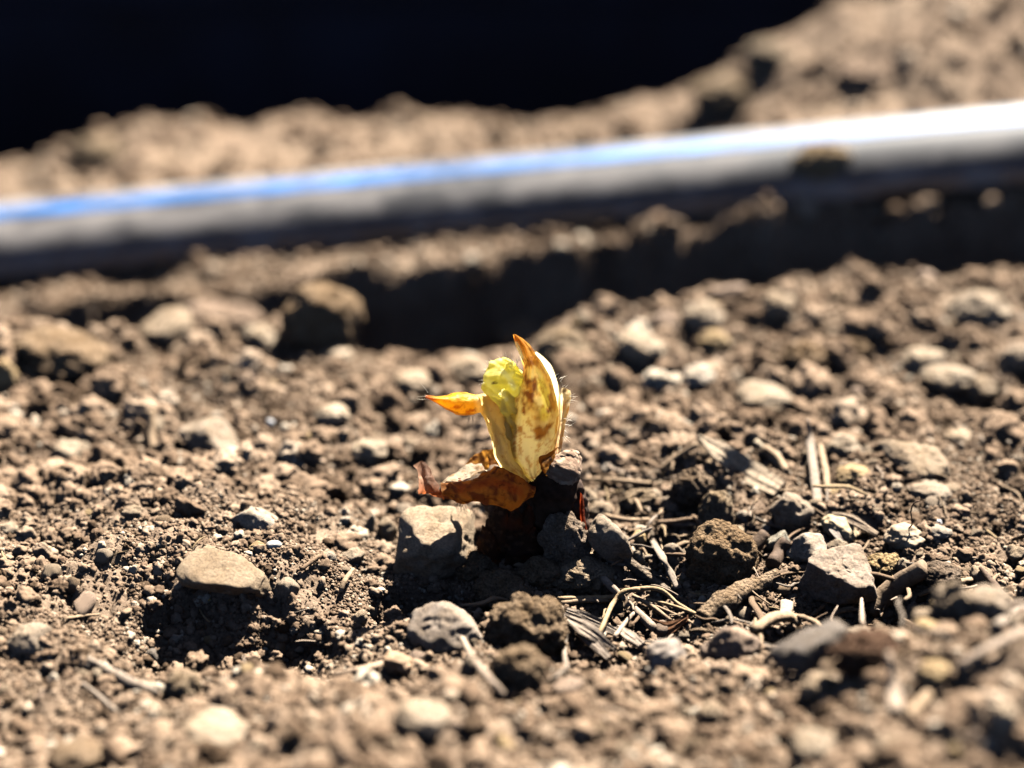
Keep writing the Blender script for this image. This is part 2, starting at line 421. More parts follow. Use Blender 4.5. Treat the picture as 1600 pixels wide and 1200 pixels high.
# dark hollows in the bed: each drops sharply at its far rim and rises gently towards the viewer
for rim, deep, length in [([(170, 1010), (215, 955), (270, 925), (340, 925), (430, 940), (490, 960), (545, 985)], 0.0125, 0.040), ([(575, 905), (620, 890), (680, 888), (740, 892), (800, 905)], 0.013, 0.024), ([(800, 1030), (850, 1015), (905, 1015), (950, 1035)], 0.009, 0.020),
                          ([(995, 845), (1030, 828), (1075, 835), (1100, 850)], 0.009, 0.020), ([(1165, 985), (1200, 970), (1260, 975), (1290, 985)], 0.011, 0.022), ([(1330, 945), (1370, 935), (1430, 932), (1460, 945)], 0.009, 0.018)]:
    R3 = np.array([at_z(a, b, 0.0) for a, b in rim]); o = np.argsort(R3[:, 0]); R3 = R3[o]
    v = np.interp(fx, R3[:, 0], R3[:, 1]) + 0.0045 * vnoise(P3 / 0.009, 95) + 0.0022 * vnoise(P3 / 0.0025, 96) - fy
    e = 0.18 * (R3[-1, 0] - R3[0, 0])
    h -= deep * sstep(0, 0.0045 if deep < 0.014 else 0.0085, v) * (0.72 + 0.45 * vnoise(P3 / 0.011, 97)) * (1 - sstep(0.5 * length, length, v)) * sstep(R3[0, 0] - 0.3 * e, R3[0, 0] + e, fx) * (1 - sstep(R3[-1, 0] - e, R3[-1, 0] + 0.3 * e, fx))
h += 0.0034 * fbm(P3 / 0.030, 3, 11) + 0.0019 * fbm(P3 / 0.011, 2, 21)
warp = P3 + 0.0015 * np.stack([vnoise(P3 / 0.006, 31), vnoise(P3 / 0.006, 32), 0 * fx], 1)
lump = sstep(-0.15, 0.45, fbm(P3 / 0.028, 2, 41))
h += 0.0040 * lump * bump_cells(warp / 0.009, 51, True)
h += 0.0016 * bump_cells(warp / 0.0034, 61, True) * (0.5 + 0.5 * sstep(-0.4, 0.3, vnoise(P3 / 0.012, 42)))
near = ((np.abs(fx) < 0.3) & (fy > -0.2) & (fy < 0.32))
h[near] += 0.0008 * bump_cells(warp[near] / 0.0014, 71, True)
far = fy > 0.36
h[far] += (0.007 * fbm(P3[far] / 0.07, 3, 81) * 0.7 + 0.004 * bump_cells(P3[far] / 0.045, 82, True)) * fade[far] * sstep(0.36, 0.42, fy[far])
GZ = h.reshape(gx.shape); TG = TRENCH.reshape(gx.shape)
ground_me = mesh_np('ground', np.stack([fx, fy, h], 1), grid_faces(len(GX), len(GY))[:, ::-1])
ground = tag(link('ground', ground_me, M_SOIL), 'dry brown crumbly garden soil', None, None, 'structure')
def H(x, y):
    return bilin(GX, GY, GZ, np.asarray(x, float), np.asarray(y, float))
def hit(px, py, lift=0.0):
    """where the line of sight of a pixel meets the soil raised by lift"""
    d = ray(px, py); t = np.linspace(0.15, 2.0, 3700)
    p = CAM[None] + d[None] * t[:, None]
    below = p[:, 2] < H(p[:, 0], p[:, 1]) + lift
    k = int(np.argmax(below)) if below.any() else len(t) - 1
    return p[k]

# ------------------------------------------------------------------ dark boarded wall beyond the ridge
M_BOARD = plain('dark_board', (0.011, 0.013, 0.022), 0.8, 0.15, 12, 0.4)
bw = tag(empty('bed_wall', (0, 0.86, -0.12)), 'almost black boarded wall in full shade beyond the soil ridge', 'wall')
def box_me(name, sx, sy, sz, bev=0.004):
    bm = bmesh.new(); bmesh.ops.create_cube(bm, size=1.0)
    for v in bm.verts: v.co = Vector((v.co.x * sx, v.co.y * sy, v.co.z * sz))
    bmesh.ops.bevel(bm, geom=bm.edges[:], offset=bev, segments=2, affect='EDGES')
    me = bpy.data.meshes.new(name); bm.to_mesh(me); bm.free(); return me
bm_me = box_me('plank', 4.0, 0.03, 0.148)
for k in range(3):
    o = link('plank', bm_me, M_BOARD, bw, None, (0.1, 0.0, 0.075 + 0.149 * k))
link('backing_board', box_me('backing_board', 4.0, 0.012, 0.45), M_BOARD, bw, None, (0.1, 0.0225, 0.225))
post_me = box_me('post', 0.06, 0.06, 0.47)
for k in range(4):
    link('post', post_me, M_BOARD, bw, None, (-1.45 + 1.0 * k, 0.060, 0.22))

# ------------------------------------------------------------------ the water pipe
pd = (PB - PA) / np.linalg.norm(PB - PA); pm = 0.5 * (PA + PB)
pipe = tag(empty('water_pipe', pm), 'dusty black plastic water pipe with a blue stripe lying behind the shoot', 'pipe')
bx = pd; bz = np.cross(bx, np.array([0, 1, 0])); bz /= np.linalg.norm(bz); by = np.cross(bz, bx)
pipe.matrix_world = Matrix(((bx[0], by[0], bz[0], pm[0]), (bx[1], by[1], bz[1], pm[1]), (bx[2], by[2], bz[2], pm[2]), (0, 0, 0, 1)))
def tube_arc(name, r0, r1, a0, a1, na, length, closed):
    ts = np.linspace(-length, length, 61)
    an = np.linspace(a0, a1, na, endpoint=not closed)
    def ring(r):
        y, z = hose_pt(an, r); return np.stack([np.repeat(ts, len(an)), np.tile(y, len(ts)), np.tile(z, len(ts))], 1)
    v = np.vstack([ring(r1), ring(r0)]); n = len(ts) * len(an)
    f1 = grid_faces(len(ts), len(an), closed)
    f = [f1, f1[:, ::-1] + n]
    if not closed:
        for c in (0, len(an) - 1):
            r = np.arange(len(ts) - 1); q = np.stack([r * len(an) + c, (r + 1) * len(an) + c, (r + 1) * len(an) + c + n, r * len(an) + c + n], 1)
            f.append(q if c == 0 else q[:, ::-1])
    return mesh_np(name, v, np.vstack(f))
link('pipe_body', tube_arc('pipe_body', -0.0022, 0.0, 0, 2 * math.pi, 120, 1.3, True), pipe_material(), pipe)
M_STRIPE = plain('blue_stripe', (0.028, 0.125, 0.34), 0.5, 0.3, 40, 0.4)
link('stripe', tube_arc('stripe', -0.0002, 0.00012, hose_normal(0.10), hose_normal(0.24), 14, 1.3, False), M_STRIPE, pipe)
# by points away from the viewer: angle 90 is the top, 180 the near side

# ------------------------------------------------------------------ the shoot
ROOT = np.array([(822 - 800) * 0.3976 / FPX, 0.0, -0.004])
plant = tag(empty('plant_shoot', ROOT), 'yellow-green young shoot with pale sheaths and curled brown scales on a dark root', 'plant')
def P(px, py, d=0.0): return at_y(px, py, d / 1000.0)
def sheet(name, rows, nr, nc, mat, colour, wobble=0.0, seed=0, ragged=0.0, folds=0.0):
    """rows of (px, py, depth mm) control points lofted to a thin curved skin"""
    g = np.array([[P(*c) for c in r] for r in rows])
    a = np.stack([catmull(g[i], nc) for i in range(len(g))])
    b = np.stack([catmull(a[:, j], nr) for j in range(nc)], 1)
    v = b.reshape(-1, 3)
    if ragged:
        cen = b.mean(axis=1, keepdims=True)
        e = np.abs(np.linspace(-1, 1, nc)) ** 6
        k = 1 - ragged * e[None, :] * (0.5 + 0.5 * vnoise(v / 0.0016, seed + 5).reshape(nr, nc))
        b = cen + (b - cen) * k[:, :, None]; v = b.reshape(-1, 3)
    if folds:
        u = np.tile(np.linspace(0, 1, nc), nr); t = np.repeat(np.linspace(0, 1, nr), nc)
        w = u * 5.5 + 0.9 * vnoise(np.stack([t * 3, u * 2, 0 * u], 1), seed + 8)
        v = v + np.array([0.0, 1.0, 0.0])[None] * (folds * (np.abs((w % 1.0) - 0.5) * 2 - 0.5) + 1.6 * folds * vnoise(np.stack([t * 6, u * 3, 0 * u], 1), seed + 9))[:, None]
    if wobble:
        v = v + wobble * np.stack([fbm(v / 0.004, 3, seed + k) for k in range(3)], 1)
    px, py = to_px(v)
    me = mesh_np(name, v - ROOT, grid_faces(nr, nc))
    set_col(me, np.clip(colour(px, py, v), 0, 1))
    return link(name, me, mat, plant)
def blend(a, b, t): return a * (1 - t[:, None]) + np.asarray(b) * t[:, None]
def near_line(px, py, pts, w):
    """1 on a marking that runs along a polyline of the leaf, falling to 0 at its width"""
    best = np.full(len(px), 1e9)
    for (x0, y0), (x1, y1) in zip(pts[:-1], pts[1:]):
        dx, dy = x1 - x0, y1 - y0; t = np.clip(((px - x0) * dx + (py - y0) * dy) / (dx * dx + dy * dy), 0, 1)
        best = np.minimum(best, np.hypot(px - x0 - t * dx, py - y0 - t * dy))
    return 1 - sstep(0.35 * w, w, best)
CREAM = np.array([0.92, 0.75, 0.29]); PALE = np.array([0.94, 0.84, 0.52]); YELL = np.array([0.86, 0.70, 0.09]); ORANGE = np.array([0.62, 0.26, 0.03]); BROWN = np.array([0.20, 0.07, 0.02]); DARK = np.array([0.05, 0.02, 0.012])
M_SKIN = leaf_material('pale_sheath_skin', 0.74, 0.45, 0.3, (0.55, 0.24, 0.03), 0.55)
M_DRY = leaf_material('dry_scale_skin', 0.7, 0.7, 0.6, (0.06, 0.022, 0.01), 0.8)
M_TIP = leaf_material('amber_leaf_tip', 0.65, 0.45, 0.5, (0.22, 0.07, 0.01), 0.7)
M_GREEN = leaf_material('young_leaf', 0.6, 0.5, 0.4, (0.62, 0.68, 0.25), 0.5)
M_ROOT = plain('dark_root_bark', (0.045, 0.026, 0.017), 0.85, 0.25, 500, 0.75)

def col_front(px, py, v):
    n = fbm(v / 0.0022, 3, 201)
    c = np.tile(CREAM, (len(px), 1))
    c = blend(c, PALE, sstep(625, 700, py) * 0.9)
    c = blend(c, YELL, near_line(px, py, [(800, 640), (793, 690), (800, 720), (822, 752)], 13) * 0.7)
    c = blend(c, YELL, near_line(px, py, [(846, 600), (858, 630), (850, 650)], 13) * 0.8)
    br = near_line(px + 5 * n, py, [(805, 530), (822, 565), (832, 600), (829, 630), (836, 655), (848, 678)], 15)
    br = np.maximum(br, near_line(px + 4 * n, py, [(835, 560), (852, 590), (863, 615), (864, 645), (858, 665)], 8))
    c = blend(c, np.array([0.62, 0.33, 0.06]), np.clip(br * (0.9 + 0.5 * n), 0, 1) * 0.8)
    c = blend(c, BROWN, np.clip(br * (0.35 + 1.6 * n), 0, 1))
    tip = 1 - sstep(548, 585, py)
    c = blend(c, ORANGE * 1.05, tip * 0.85)
    c = blend(c, BROWN, np.clip(tip * (0.25 + 0.9 * n) * sstep(812, 826, px + 0.2 * (py - 560)), 0, 0.9))
    c = blend(c, PALE, near_line(px, py, [(806, 538), (814, 558)], 6))
    c = blend(c, np.array([0.60, 0.28, 0.04]), np.clip(sstep(856, 872, px) * (0.5 + n), 0, 0.8))
    c = blend(c, np.array([0.55, 0.24, 0.03]), np.clip(fbm(v / 0.0009, 3, 203) * 1.4 - 0.45, 0, 0.7))
    sp = near_line(px, py + 4 * n, [(806, 670), (830, 678), (852, 676)], 9) * np.clip(n * 2, 0, 1)
    return blend(c, np.array([0.42, 0.17, 0.03]), sp * 0.9)
front_rows = []
for py, xs, dd in [(760, (832, 835, 838, 841, 844), 1), (748, (822, 830, 836, 842, 847), 3), (735, (808, 819, 831, 842, 852), 5), (710, (790, 809, 830, 848, 862), 7), (685, (785, 808, 832, 853, 869), 8), (660, (787, 809, 832, 855, 872), 8),
                   (635, (795, 812, 832, 853, 871), 8), (610, (808, 817, 830, 848, 867), 6.5), (590, (815, 820, 830, 845, 861), 5), (572, (818, 822, 830, 840, 851), 3.5), (555, (812, 816, 822, 831, 840), 2), (540, (806, 809, 814, 820, 827), 1), (524, (802, 803, 804, 805, 806), 1)]:
    front_rows.append([(xs[0], py, -0.25 * dd), (xs[1], py, -0.78 * dd), (xs[2], py, -dd), (xs[3], py, -0.75 * dd), (xs[4], py, 0.5)])
sheet('front_sheath', front_rows, 120, 50, M_SKIN, col_front, 0.00024, 211, 0.0, 0.0005)

def col_shoulder(px, py, v):
    n = fbm(v / 0.003, 3, 221)
    c = np.tile(PALE, (len(px), 1)); c = blend(c, YELL, np.clip(n, 0, 1) * 0.4)
    return blend(c, ORANGE, sstep(640, 700, py) * 0.4)
rows = []
for py, x0, x1, dd in [(755, 826, 848, 5), (735, 812, 856, 8), (710, 802, 864, 10), (685, 798, 871, 11), (660, 800, 874, 12), (635, 806, 875, 11), (610, 814, 874, 10), (590, 822, 869, 8), (572, 828, 861, 6), (558, 830, 848, 4), (550, 831, 838, 3)]:
    w = x1 - x0
    rows.append([(x0, py, 0.5), (x0 + 0.2 * w, py, 0.7 * dd), (x0 + 0.55 * w, py, dd), (x0 + 0.88 * w, py, 0.6 * dd), (x1, py, 0.5), (x1 - 1, py, -1.2)])
sheet('back_sheath', rows, 80, 40, M_SKIN, col_shoulder, 0.00022, 231, 0.0, 0.0003)

def col_left(px, py, v):
    n = fbm(v / 0.002, 3, 241)
    c = np.tile(CREAM, (len(px), 1)); c = blend(c, PALE, np.clip(0.4 + n, 0, 1) * 0.5)
    c = blend(c, np.array([0.70, 0.42, 0.07]), sstep(785, 750, px) * 0 + (1 - sstep(618, 655, py)) * 0.55)
    return blend(c, np.array([0.55, 0.28, 0.04]), np.clip(n * 1.6 - 0.35, 0, 1) * 0.6)
rows = []
for py, x0, x1, d0, dm in [(752, 815, 832, -2, -5), (735, 788, 822, -1, -6), (715, 774, 806, 0, -5.5), (695, 770, 798, 0.5, -5), (672, 763, 795, 1, -4.5), (655, 757, 790, 1.5, -4), (640, 750, 783, 2, -3), (628, 745, 777, 2, -2), (617, 742, 772, 2.5, -1)]:
    x1 += 12 * min(1.0, (770 - py) / 60.0); w = x1 - x0
    rows.append([(x0 + 4, py, d0 + 5), (x0, py, d0 + 1), (x0 + 0.35 * w, py, dm), (x0 + 0.75 * w, py, dm + 1.5), (x1 + 4, py, d0 + 1.5)])
sheet('left_sheath', rows, 70, 34, M_SKIN, col_left, 0.00028, 251, 0.0, 0.0006)

def col_tip(px, py, v):
    n = fbm(v / 0.0013, 4, 261)
    c = np.tile(np.array([0.88, 0.50, 0.04]), (len(px), 1))
    c = blend(c, np.array([0.45, 0.14, 0.015]), np.clip(n * 1.3, 0, 1))
    c = blend(c, np.array([0.35, 0.07, 0.015]), (1 - sstep(664, 690, px)) * 0.9)
    c = blend(c, BROWN, near_line(px, py, [(668, 624), (700, 641), (720, 649), (745, 648)], 4) * 0.7)
    return blend(c, PALE, sstep(738, 750, px) * 0.55)
rows = []
for x, yt, ym, yb, d in [(789, 622, 634, 650, 4), (772, 617, 630, 648, 3), (752, 615, 628, 645, 2), (735, 614, 629, 650, 1), (715, 613, 628, 649, 0), (698, 615, 625, 640, -1), (682, 618, 623, 631, -2), (665, 619, 620.5, 622, -3)]:
    rows.append([(x, yt, d + 3.5), (x, yt + 0.25 * (ym - yt), d), (x, ym, d - 2.5), (x, yb - 0.2 * (yb - ym), d - 2), (x, yb, d + 0.5)])
sheet('leaf_tip', rows, 70, 34, M_TIP, col_tip, 0.0003, 271, 0.12)

# folded young leaf: a crinkled bulb narrowing into the sheath
def loft(name, rings, nr, nc, mat, colour, disp, parent=plant, exact=True):
    """rings of (px, py, depth mm, half width px, half depth px)"""
    cs = catmull(np.array([[*P(r[0], r[1], r[2]), size(r[3], P(r[0], r[1])), size(r[4], P(r[0], r[1]))] for r in rings]), nr)
    cs[:, 3:] = np.maximum(cs[:, 3:], 1e-5)
    tan = np.gradient(cs[:, :3], axis=0); tan /= np.linalg.norm(tan, axis=1)[:, None]
    a = np.linspace(0, 2 * np.pi, nc, endpoint=False); v = np.empty((nr, nc, 3))
    for i in range(nr):
        s = np.cross(tan[i], np.array([0, 1.0, 0])); s /= np.linalg.norm(s); t = np.cross(tan[i], s)
        v[i] = cs[i, :3] + np.cos(a)[:, None] * s * cs[i, 3] + np.sin(a)[:, None] * t * cs[i, 4]
    nrm = (v - cs[:, None, :3]).reshape(-1, 3); nrm /= np.maximum(np.linalg.norm(nrm, axis=1)[:, None], 1e-9)
    v = v.reshape(-1, 3); v = v + nrm * disp(v, np.tile(a, nr))[:, None]
    px, py = to_px(v)
    off = np.array(parent.matrix_world.translation) if False else ROOT
    me = mesh_np(name, v - off, grid_faces(nr, nc, True))
    if colour is not None: set_col(me, np.clip(colour(px, py, v), 0, 1))
    return link(name, me, mat, parent)
def col_bud(px, py, v):
    n = fbm(v / 0.0018, 3, 281)
    c = np.tile(np.array([0.84, 0.75, 0.16]), (len(px), 1))
    c = blend(c, np.array([0.93, 0.87, 0.42]), np.clip(0.1 + n, 0, 1) * 0.8)
    c = blend(c, np.array([0.74, 0.62, 0.20]), sstep(600, 640, py) * 0.95)
    c = blend(c, np.array([0.85, 0.85, 0.55]), near_line(px, py, [(785, 580), (795, 590), (803, 606)], 6) * 0.8)
    c = blend(c, np.array([0.85, 0.80, 0.50]), near_line(px, py, [(784, 612), (791, 624)], 5) * 0.8)
    return blend(c, DARK, (np.hypot(px - 773, py - 598) < 3.2) * 0.95)
bud = loft('young_leaf', [(806, 715, -2, 6, 6), (804, 690, -2, 12, 10), (802, 660, -2, 17, 14), (800, 635, -1.5, 21, 18), (798, 614, -1, 27, 22), (793, 596, -1, 32, 26), (793, 582, -1, 29, 24), (796, 573, -1, 21, 17), (800, 567, -1, 10, 8), (801, 565.5, -1, 2, 2)],
           90, 72, M_GREEN, col_bud, lambda v, a: 0.0011 * (np.abs(np.sin(a * 3.0 + 420 * v[:, 2] + 2.2 * vnoise(v / 0.006, 291))) - 0.5) * (0.6 + 0.6 * sstep(0.02, 0.035, v[:, 2])) + 0.0011 * fbm(v / 0.0045, 2, 293) + 0.0005 * fbm(v / 0.0016, 3, 292))

# frayed strip on the right flank
def col_strip(px, py, v):
    n = fbm(v / 0.0015, 3, 301); c = np.tile(np.array([0.62, 0.47, 0.27]), (len(px), 1))
    c = blend(c, ORANGE, np.clip(n, 0, 1) * 0.7); c = blend(c, PALE, (1 - sstep(612, 640, py)) * 0.6)
    return blend(c, BROWN, sstep(680, 715, py) * 0.7)
rows = [[(868, 716, 2), (872, 715, 0), (877, 716, 1)], [(866, 695, 3), (873, 695, 0), (880, 694, 2)], [(867, 665, 3), (875, 664, 0), (885, 662, 3)], [(868, 640, 3), (878, 639, 0), (889, 636, 4)], [(870, 622, 3), (881, 620, 0.5), (893, 617, 4)], [(873, 610, 3), (882, 607, 1), (890, 609, 4)]]
sheet('frayed_strip', rows, 60, 20, M_DRY, col_strip, 0.0004, 311, 0.35)

def col_dry(lo, hi):
    def f(px, py, v):
        n = fbm(v / 0.0022, 4, 321)
        c = np.tile(np.array([0.52, 0.19, 0.03]), (len(px), 1))
        c = blend(c, np.array([0.62, 0.30, 0.05]), sstep(lo, hi, py) * np.clip(0.6 + n, 0, 1))
        c = blend(c, np.array([0.16, 0.045, 0.02]), np.clip(0.5 + 1.6 * n - 0.35 * sstep(745, 785, py), 0, 0.95))
        c = blend(c, np.array([0.5, 0.12, 0.02]), near_line(px, py, [(720, 765), (770, 752), (812, 768)], 9) * 0.6)
        return blend(c, DARK, (1 - sstep(688, 722, px)) * 0.5)
    return f
# big curled scale at the foot, concave towards the viewer
rows = [[(684, 752, -3), (688, 762, -6), (690, 772, -7), (694, 780, -6)],
        [(700, 752, 0), (705, 762, -7), (708, 775, -9), (712, 784, -7)],
        [(735, 746, 1), (738, 760, -8), (740, 777, -10), (742, 790, -8)],
        [(762, 735, 0), (766, 755, -9), (768, 776, -11), (770, 792, -8)],
        [(781, 727, -4), (786, 748, -9), (790, 772, -11), (794, 793, -8)],
        [(806, 740, -6), (808, 756, -9), (810, 773, -10), (812, 790, -7)],
        [(838, 758, -6), (836, 765, -8), (833, 774, -8), (828, 784, -6)]]
sheet('dry_scale', rows, 80, 40, M_DRY, col_dry(730, 790), 0.0009, 331, 0.22)
# dusty inner lip of that scale
def col_dust(px, py, v):
    n = fbm(v / 0.0012, 3, 341); c = np.tile(np.array([0.62, 0.52, 0.38]), (len(px), 1))
    return blend(c, np.array([0.36, 0.22, 0.10]), np.clip(n * 1.2, 0, 1))
rows = [[(684, 768, -6), (688, 764, -4), (693, 756, 0)], [(692, 758, -5), (701, 750, -1), (706, 742, 4)], [(712, 752, -3), (716, 741, 2), (720, 730, 7)], [(738, 746, -1), (738, 735, 4), (736, 724, 9)], [(762, 737, -1), (756, 730, 5), (750, 722, 10)]]
sheet('dusty_lip', rows, 50, 24, M_DRY, col_dust, 0.0008, 351, 0.2)
rows = [[(724, 724, 12), (734, 716, 12), (748, 708, 12), (776, 700, 8)], [(734, 732, 9), (745, 722, 10), (760, 714, 9), (780, 712, 6)], [(752, 738, 5), (762, 732, 6), (772, 726, 5), (784, 728, 3)]]
sheet('dry_scale', rows, 40, 30, M_DRY, lambda px, py, v: blend(np.tile(np.array([0.62, 0.28, 0.04]), (len(px), 1)), BROWN, np.clip(fbm(v / 0.002, 3, 361) * 1.3, 0, 0.9)), 0.0005, 371)
rows = [[(652, 724, 4), (662, 722, 2), (672, 730, 1), (676, 742, 2)], [(656, 738, 2), (664, 740, -1), (674, 748, -2), (682, 752, 0)], [(652, 756, 2), (664, 760, -2), (676, 764, -3), (692, 768, -1)], [(654, 772, 3), (664, 771, 0), (676, 772, -1), (694, 776, 0)]]
sheet('curled_scale', rows, 40, 34, M_DRY, lambda px, py, v: blend(np.tile(np.array([0.26, 0.15, 0.10]), (len(px), 1)), np.array([0.28, 0.08, 0.025]), sstep(750, 775, py + 8 * fbm(v / 0.003, 2, 381))), 0.0009, 391, 0.15)
rows = [[(872, 698, 0), (869, 706, -3), (868, 716, -4)], [(860, 706, -2), (858, 716, -6), (860, 728, -6)], [(844, 712, -5), (848, 724, -8), (856, 738, -8)], [(843, 720, -6), (848, 734, -8), (858, 744, -8)]]
sheet('dry_scale', rows, 40, 30, M_DRY, lambda px, py, v: blend(np.tile(np.array([0.50, 0.22, 0.03]), (len(px), 1)), DARK, np.clip(sstep(850, 872, px - 0.4 * (py - 720)) + fbm(v / 0.002, 3, 401), 0, 0.95)), 0.0005, 411)
rows = [[(905, 770, -1), (908, 772, -2), (910, 775, -1)], [(905, 795, -2), (910, 797, -3), (914, 800, -2)], [(910, 815, -3), (914, 817, -4), (917, 820, -3)], [(915, 830, -4), (917, 831, -4), (919, 832, -4)]]
sheet('red_scale', rows, 24, 8, M_DRY, lambda px, py, v: np.tile(np.array([0.22, 0.035, 0.01]), (len(px), 1)), 0.0002, 421)

# root crown with ribs, and the stump of an old stalk capped with dust
rootc = loft('root_crown', [(828, 752, 3, 6, 6), (826, 756, 3, 36, 30), (824, 766, 3, 52, 38), (824, 785, 4, 62, 42), (826, 810, 5, 66, 44), (826, 840, 6, 70, 46), (824, 875, 6, 78, 50), (822, 930, 6, 86, 60), (820, 990, 6, 80, 70)],
             90, 120, M_ROOT, None, lambda v, a: 0.0007 * np.sin(a * 19 + 4 * vnoise(v / 0.006, 431)) + 0.0016 * fbm(v / 0.005, 3, 432) + 0.0006 * fbm(v / 0.0012, 2, 433))
def stump_disp(v, a): return 0.0008 * fbm(v / 0.003, 3, 441) + 0.0005 * bump_cells(v / 0.0012, 442)
loft('stalk_stump', [(848, 838, 0, 20, 16), (852, 812, 0, 34, 24), (858, 785, -1, 36, 26), (866, 762, -2, 33, 26), (878, 740, -2, 27, 22), (886, 722, -2, 20, 18), (889, 714, -2, 12, 12), (890, 710, -2, 2, 2)], 60, 60,
     plain('stump_bark', (0.035, 0.02, 0.013), 0.95, 0.1, 400, 0.5), None, stump_disp)
def col_cap(px, py, v):
    return blend(np.tile(np.array([0.16, 0.10, 0.065]), (len(px), 1)), np.array([0.34, 0.25, 0.17]), np.clip(0.2 + fbm(v / 0.001, 2, 451), 0, 1))
cap = loft('stump_end', [(868, 752, -3, 3, 4), (871, 746, -3, 22, 20), (878, 735, -2.5, 28, 24), (885, 724, -2, 24, 22), (890, 713, -1.5, 17, 15), (892, 706, -1.5, 11, 9), (893, 703, -1.5, 2, 2)], 40, 48, leaf_material('dusty_stump', 0.0, 0.95, 0.8, (0.1, 0.06, 0.04), 0.7), col_cap, stump_disp)
loft('stalk_stump', [(893, 850, 1, 14, 14), (898, 820, 1, 19, 16), (900, 790, 1, 17, 15), (899, 765, 1, 12, 12), (897, 748, 1, 5, 6), (896, 744, 1, 1, 1)], 50, 40, M_ROOT, None, stump_disp)

# torn bark scales round the root
def col_bark(px, py, v):
    n = fbm(v / 0.0012, 3, 461)
    c = np.tile(np.array([0.035, 0.020, 0.013]), (len(px), 1)); c = blend(c, np.array([0.13, 0.078, 0.046]), np.clip(n * 1.4 - 0.2, 0, 1))
    return blend(c, np.array([0.15, 0.045, 0.018]), np.clip(fbm(v / 0.004, 2, 462) - 0.25, 0, 1))
for (x0, x1, y0, y1, d0, d1, lean) in [(748, 800, 782, 866, 0.5, -2.5, 10), (776, 850, 792, 864, -2.5, -3, -8), (832, 892, 800, 872, -3, 0, 6), (742, 788, 822, 886, 0.5, -2.5, -12), (786, 862, 826, 888, -3.5, -3.5, 14), (866, 908, 792, 866, 1, 4, 4), (806, 836, 784, 846, -3, -3.5, 5)]:
    w = x1 - x0; rows = []; cx = 0.5 * (x0 + x1)
    for t, k in ((0, 0.05), (0.12, 0.30), (0.3, 0.62), (0.55, 0.9), (0.8, 1.0), (1.0, 0.95)):
        y = y0 + (y1 - y0) * t; bul = -1.3 * math.sin(math.pi * t) - 0.4
        rows.append([(cx + lean * (1 - t) ** 2 + 0.5 * w * k * u, y + random.uniform(-2, 2) * (1 - t), d0 + (d1 - d0) * (0.5 + 0.5 * k * u) + bul * (1 - u * u) - 1.6 * (1 - t) ** 3) for u in (-1, -0.5, 0, 0.5, 1)])
    sheet('bark_scale', rows, 44, 28, M_DRY, col_bark, 0.0007, int(x0 + y0), 0.3)

# fine hairs
M_HAIR = plain('plant_hair', (0.75, 0.66, 0.5), 0.5, 0.4, 50, 0.1)
M_HAIRD = plain('brown_hair', (0.22, 0.15, 0.10), 0.6, 0.4, 50, 0.1)
def hairs(name, spots, length, mat, spread=1.0, r=0.00006):
    vs = []; fs = []
    for (px, py, d, dirx, dirz, n) in spots:
        for k in range(n):
            p = P(px + random.uniform(-6, 6) * spread, py + random.uniform(-6, 6) * spread, d + random.uniform(-1, 1))
            dr = np.array([dirx + random.uniform(-.7, .7), random.uniform(-.5, .5), dirz + random.uniform(-.7, .7)]); dr /= np.linalg.norm(dr)
            ln = length * random.uniform(0.4, 1.1); bend = np.array([random.uniform(-.3, .3), 0, random.uniform(-.3, .3)])
            pts = [p + dr * ln * t + bend * ln * t * t for t in (0, 0.4, 0.75, 1.0)]
            a = np.cross(dr, [0, 1, 0]); a /= np.linalg.norm(a); b = np.cross(dr, a); base = len(vs)
            for i, q in enumerate(pts):
                rr = r * (1 - 0.85 * i / 3)
                for m in range(3): vs.append(q + rr * (a * math.cos(m * 2.1) + b * math.sin(m * 2.1)))
            for i in range(3):
                for m in range(3):
                    fs.append((base + i * 3 + m, base + i * 3 + (m + 1) % 3, base + i * 3 + 3 + (m + 1) % 3, base + i * 3 + 3 + m))
    o = link(name, mesh_np(name, np.array(vs) - ROOT, np.array(fs)), mat, plant); o['kind'] = 'stuff'; return o
hairs('hairs', [(775, 573, -1, -.5, 1, 16), (766, 583, -1, -1, .6, 16), (763, 596, -1, -1, .2, 12), (790, 567, -1, -.1, 1, 16), (806, 567, -1, .2, 1, 12), (880, 600, 1, .5, 1, 7), (890, 625, 2, 1, .4, 8), (884, 660, 1, 1, .2, 9), (880, 678, 1, 1, -.4, 6), (872, 590, 3, 1, .6, 5),
                (666, 619, -3, -.6, .8, 5)], 0.0021, M_HAIR)
hairs('hairs', [(735, 650, 0, .2, -1, 10), (716, 783, -7, -.2, -1, 18), (722, 790, -7, -.1, -1, 14), (740, 792, -7, -.3, -1, 10), (680, 772, -2, -1, -.2, 5), (735, 830, -10, -1, .2, 8)], 0.0032, M_HAIRD)

